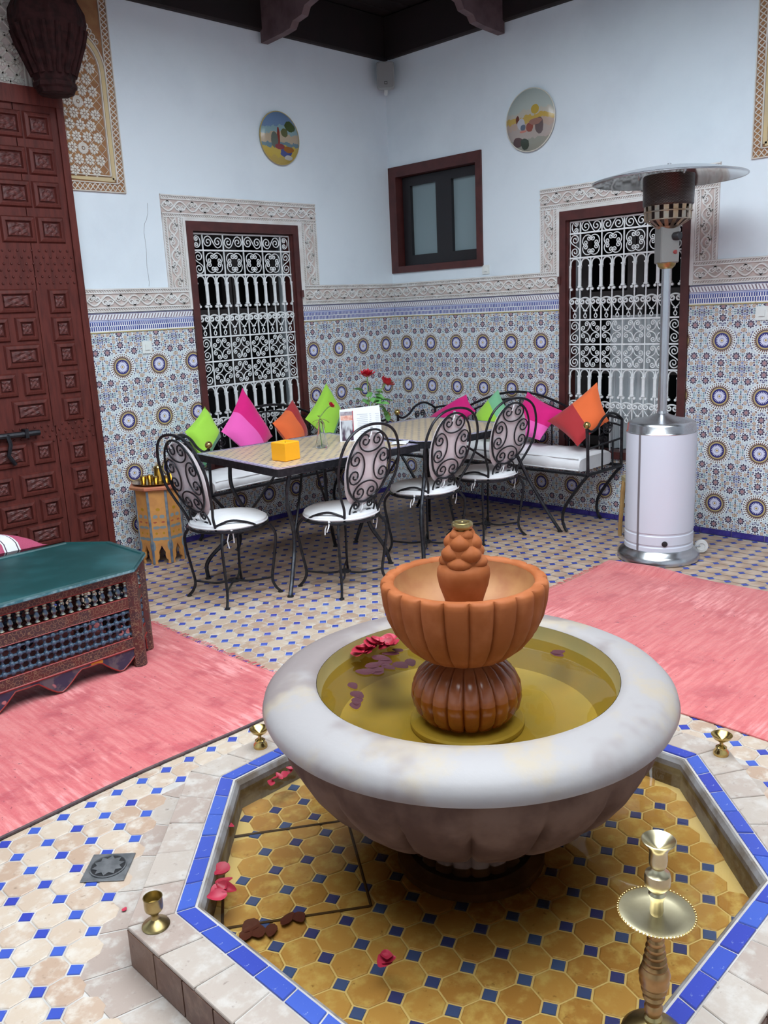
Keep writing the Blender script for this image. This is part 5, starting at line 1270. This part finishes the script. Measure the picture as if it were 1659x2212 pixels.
def goblet(lab,x,y,z,prof,mat,n=28):
    t=thing('candle_holder',lab,'candle holder',(x,y,z),0,'small brass candle holders on the pool kerb'); 
    i=next(k for k,p in enumerate(prof) if p[0]<.012); MB().lathe([(.001,0)]+prof[:i+1],n,False).build('foot',mat,t,True); MB().lathe(prof[i:],n,False).build('cup',mat,t,True)
gp=[(.031,0),(.0325,.003),(.030,.007),(.018,.013),(.010,.020),(.008,.028),(.010,.034),(.016,.040),(.0205,.045),(.0215,.050),(.0215,.076),(.0225,.077),(.0205,.077),(.0198,.052),(.001,.049)]
goblet('small brass candle holder on the pool kerb beside the floor drain',-4.315,-3.283,KZ,gp,m_brass2)
gd=[(.022,0),(.023,.003),(.022,.012),(.017,.018),(.0165,.026),(.006,.034),(.005,.040),(.012,.046),(.024,.054),(.0305,.064),(.0315,.066),(.030,.066),(.022,.057),(.001,.048)]
goblet('small brass dish holder on the kerb corner nearest the right hand rug',-2.757,-3.935,KZ,gd,m_brass)
goblet('small brass dish holder half hidden by the left side of the basin',-3.640,-2.800,KZ,gd,m_brass)
# tall candlestick at the near kerb corner
tc=thing('tall_candlestick','tall turned brass candlestick with a wide beaded drip pan','candlestick',(-3.846,-4.277,KZ))
zz=lambda L:[(r,z) for r,z in L]
MB().lathe([(.001,0),(.058,0),(.060,.004),(.058,.012),(.046,.024),(.026,.034),(.016,.040),(.017,.048),(.013,.054)],40,False).build('foot',m_brass2,tc,True)
pr=[(.013,.054),(.0165,.062),(.017,.072),(.013,.078),(.014,.084)]
z=.084
for k in range(3): pr+=[(.018+.004*k,z+.004),(.0205+.0035*k,z+.010),(.0175+.004*k,z+.016)]; z+=.017
pr+=[(.029,z+.008),(.0265,z+.018)]; z+=.02
for k in range(7): pr+=[(.0225-.0018*k,z+.004),(.0235-.0019*k,z+.008),(.0185-.0015*k,z+.0125)]; z+=.0135
pr+=[(.010,z+.008),(.010,z+.02)]
MB().lathe(pr,32,False).build('turned_stem',simple('copper_brass',(.42,.25,.11),.35,1,c2=(.32,.19,.08),scale=20),tc,True)
zp=z+.018
MB().lathe([(.010,zp),(.045,zp+.003),(.066,zp+.006),(.0685,zp+.009),(.066,zp+.010),(.045,zp+.006),(.010,zp+.005)],48,False).build('drip_pan',simple('pale_brass',(.60,.54,.36),.3,1,c2=(.5,.43,.27),scale=14),tc,True)
bd=MB().sphere((0,0,0),.0024,6,4).mesh('bead',m_brass,True)
for k in range(64): place('bead',bd,tc,(.0685*math.cos(TAU*k/64),.0685*math.sin(TAU*k/64),zp+.0095))
z2=zp+.005
MB().lathe([(.011,z2),(.0125,z2+.008),(.011,z2+.028),(.014,z2+.036),(.0155,z2+.042),(.012,z2+.047),(.017,z2+.054),(.0225,z2+.062),(.0235,z2+.075),(.022,z2+.084),(.014,z2+.090),(.012,z2+.096),(.0155,z2+.102),(.0165,z2+.112),(.0155,z2+.128),(.020,z2+.140),(.029,z2+.149),(.0305,z2+.152),(.029,z2+.153),(.020,z2+.146),(.010,z2+.138),(.001,z2+.134)],36,False).build('candle_cup',bpy.data.materials['pale_brass'],tc,True)

# petals
petals([(-3.583,-3.229,0.049),(-3.555,-3.226,0.053),(-3.528,-3.225,0.051),(-3.516,-3.225,0.054),(-3.467,-3.231,0.054),(-3.470,-3.230,0.046),(-3.445,-3.235,0.045),(-3.494,-3.227,0.058),(-3.511,-3.226,0.049),(-3.552,-3.226,0.049),(-3.577,-3.228,0.060),(-3.457,-3.233,0.052),(-3.483,-3.274,0.058),(-3.539,-3.235,0.052),(-3.547,-3.225,0.055),(-3.492,-3.227,0.047),(-3.490,-3.253,0.055)],.522,'pink crimson rose petal in the heap at the far left of the basin','rose petals heaped in the basin',False)
petals([(-3.637,-3.312,.055),(-3.605,-3.325,.045),(-3.589,-3.30,.055),(-3.543,-3.282,.06),(-3.503,-3.28,.05),(-3.472,-3.278,.035),(-3.545,-3.36,.055),(-3.515,-3.369,.055),(-3.575,-3.341,.05),(-3.417,-3.309,.03),(-3.62,-3.34,.04),(-3.56,-3.31,.05)],.5095,'dark soaked rose petal floating left of the fluted bulb','dark petals left in the basin',True)
petals([(-3.72,-3.352,.045),(-3.75,-3.40,.05),(-3.775,-3.425,.045),(-3.795,-3.44,.045)],.5095,'dark soaked petal floating near the front left of the basin','dark petals near the basin front',True)
petals([(-3.217,-3.65,.045),(-3.20,-3.645,.04)],.5095,'dark petal floating to the right of the fluted bulb','dark petals right in the basin',True)
petals([(-3.728,-2.962,.03),(-3.708,-2.958,.03),(-3.69,-2.955,.035),(-3.668,-2.953,.035),(-3.652,-2.958,.03),(-3.64,-2.95,.03)],.075,'red rose petal floating along the far left pool edge','red petals at the far pool edge',False)
o=place('rose_petal',pm[1],None,(-3.945,-3.045,.080),(.5,.2,1.),(.04,.04,.04)); tag(o,'single red petal at the left edge of the pool near the hatch corner','petal')
petals([(-4.150,-3.285,.05),(-4.13,-3.255,.045),(-4.115,-3.28,.055),(-4.10,-3.245,.045),(-4.085,-3.215,.05),(-4.075,-3.20,.045),(-4.14,-3.27,.04),(-4.12,-3.262,.05)],.076,'bright red petal in the cluster beside the pool hatch','red petals beside the hatch',False)
petals([(-4.027,-3.74,.045),(-4.015,-3.735,.04),(-4.02,-3.75,.035)],.076,'bright red petal floating alone in front of the basin','red petals in front of the basin',False)
petals([(-4.109,-3.357,.05),(-4.107,-3.383,.055),(-4.131,-3.372,.05),(-4.085,-3.409,.045),(-4.032,-3.407,.05),(-4.01,-3.425,.04)],.018,'dark sunken petal lying along the pool hatch line','dark petals on the hatch',True)
o=place('rose_petal',pm[1],None,(-4.277,-3.046,.0025),(0,0,.6),(.016,.016,.016)); tag(o,'tiny red petal on the floor tiles beside the kerb','petal')

# painted plates on the walls
def plate(lab,f,s,z,r,mat,rim):
    t=thing('wall_plate',lab,'plate',f(s,.012,z)); rot=Matrix.Rotation(PI/2,4,'X') if f is LW else Matrix.Rotation(-PI/2,4,'Z')@Matrix.Rotation(PI/2,4,'X')
    MB().lathe([(.001,.035),(r*.55,.033),(r*.80,.024),(r*.97,.010),(r,.004),(r,.0),(r*.6,-.006),(.001,-.008)],56,False).xf(rot).build('dish',mat,t,True)
    MB().tube([Vector(rot@Vector((r*math.cos(TAU*k/56),r*math.sin(TAU*k/56),.004))) for k in range(56)],.004,6,True).build('rim',rim,t,True)
def plate_mat(name,axis,layers,blobs):
    A=Mat(name); p=A.xyz(A.coord()); x=p[axis]*-1.0 if False else p[axis]; z=p[2]; n=A.noise(18,4,.6)
    zz=z+(n-.5)*.10; col=layers[0][1]
    for h,c in layers[1:]: col=A.mix(col,c,zz.lt(h))
    for cx,cz,rx,rz,c in blobs:
        dx=(x-cx)/rx; dz=(z-cz)/rz; col=A.mix(col,c,(dx*dx+dz*dz+(n-.5)*1.6).lt(1.0))
    A.base(col).set(rough=.25); return A.m
ma=plate_mat('plate_palms',0,((1,(.14,.22,.36)),(.07,(.22,.34,.36)),(.03,(.42,.34,.24)),(-.035,(.12,.20,.24)),(-.06,(.45,.34,.06)),(-.13,(.40,.30,.08))),((.075,.075,.05,.035,(.05,.08,.02)),(.02,.03,.03,.03,(.10,.11,.04)),(-.035,.0,.012,.06,(.20,.03,.02)),(-.07,-.02,.03,.05,(.10,.12,.10)),(.03,-.095,.055,.03,(.05,.07,.22)),(.05,-.075,.045,.02,(.28,.10,.01)),(-.03,-.06,.04,.018,(.22,.04,.05)),(.055,-.125,.04,.015,(.45,.45,.42))))
plate('round painted wall plate with palms and blue sky on the left wall',LW,1.085,2.643,.170,ma,simple('plate_rim_ochre',(.42,.32,.10),.3))
mb_=plate_mat('plate_market',1,((1,(.40,.45,.42)),(.055,(.46,.43,.36)),(.02,(.48,.33,.08)),(-.015,(.42,.32,.26)),(-.05,(.38,.33,.30)),(-.12,(.26,.27,.23))),((-.06,.055,.03,.03,(.45,.32,.06)),(.08,.01,.014,.025,(.12,.03,.015)),(.05,-.02,.03,.035,(.45,.46,.50)),(.035,-.045,.022,.02,(.10,.13,.18)),(-.015,-.05,.03,.03,(.25,.07,.05)),(-.09,-.05,.03,.05,(.12,.09,.09)),(.085,-.13,.045,.03,(.09,.05,.05)),(.03,-.145,.035,.035,(.04,.055,.04)),(-.06,-.02,.05,.02,(.28,.15,.12)),(.035,-.07,.03,.008,(.5,.2,.16))))
plate('round painted wall plate with a market scene on the right wall',RW,1.335,2.650,.194,mb_,simple('plate_rim_cream',(.62,.60,.52),.3))
# loudspeaker in the corner
sp=thing('loudspeaker','small grey loudspeaker high in the room corner','speaker',(-.115,-.115,3.050),math.radians(45))
m_spk=simple('speaker_grey',(.33,.35,.35),.55)
mb=MB(); 
def rr(w,h,r,y,n=5):
    out=[]
    for cx_,cz_,a0 in ((w-r,h-r,0),(-w+r,h-r,PI/2),(-w+r,-h+r,PI),(w-r,-h+r,PI*1.5)):
        for k in range(n+1): a=a0+PI/2*k/n; out.append((y,cx_+r*math.cos(a),.10+cz_+r*math.sin(a)))
    return out
MB().loft([rr(.052,.080,.02,.045),rr(.064,.092,.02,.01),rr(.066,.094,.02,-.030),rr(.062,.090,.02,-.042)],True,True).build('cabinet',m_spk,sp,45)
MB().loft([rr(.058,.086,.018,-.041),rr(.056,.084,.018,-.046)],True,True).build('front_grille',simple('speaker_cloth',(.27,.28,.28),.8),sp)
MB().box((-.049,-.011,.035),(-.0465,.011,.057)).build('badge',m_black,sp); MB().box((-.051,-.007,.040),(-.0485,.007,.052)).build('badge_centre',m_grey,sp)
MB().tube([(.0,0,.012),(.03,0,.0),(.09,0,.0)],.014,8).build('bracket',m_switch,sp,True)
# switches and sockets
def plateq(lab,nm,f,s,z,w,h,d0,cat='switch'):
    t=thing(nm,lab,cat,f(s,d0,z)); o0=Vector(t.location); 
    def P(a,b,c,d,e,g):
        mb=MB(); mbox(mb,f,a,b,c,d,e,g); mb.v=[tuple(Vector(p)-o0) for p in mb.v]; return mb
    P(s-w/2,s+w/2,d0,d0+.009,z-h/2,z+h/2).build('cover',m_switch,t); P(s-w*.22,s+w*.22,d0+.009,d0+.016,z-h*.22,z+h*.22).build('button',m_switch,t)
plateq('white square light switch on the patterned tiles left of the first window','light_switch',LW,2.272,1.306,.066,.076,.0072)
plateq('small white plate on the plaster at the corner of the small dark window','wall_plate_switch',RW,.935,1.716,.062,.062,0)
plateq('white square switch on the patterned tiles at the right picture edge','light_switch',RW,2.925,1.350,.076,.078,.0072)
# hairline crack and old patch in the plaster
cr=MB().tube([LW(2.155,.001,2.17),LW(2.16,.001,2.11),LW(2.175,.001,2.07),LW(2.19,.001,2.05),LW(2.20,.001,2.0),LW(2.197,.001,1.9),LW(2.205,.001,1.8),LW(2.20,.001,1.70),LW(2.205,.001,1.675)],.0012,4); cr.build('crack',simple('crack_grey',(.28,.30,.32),.9),wall_l)
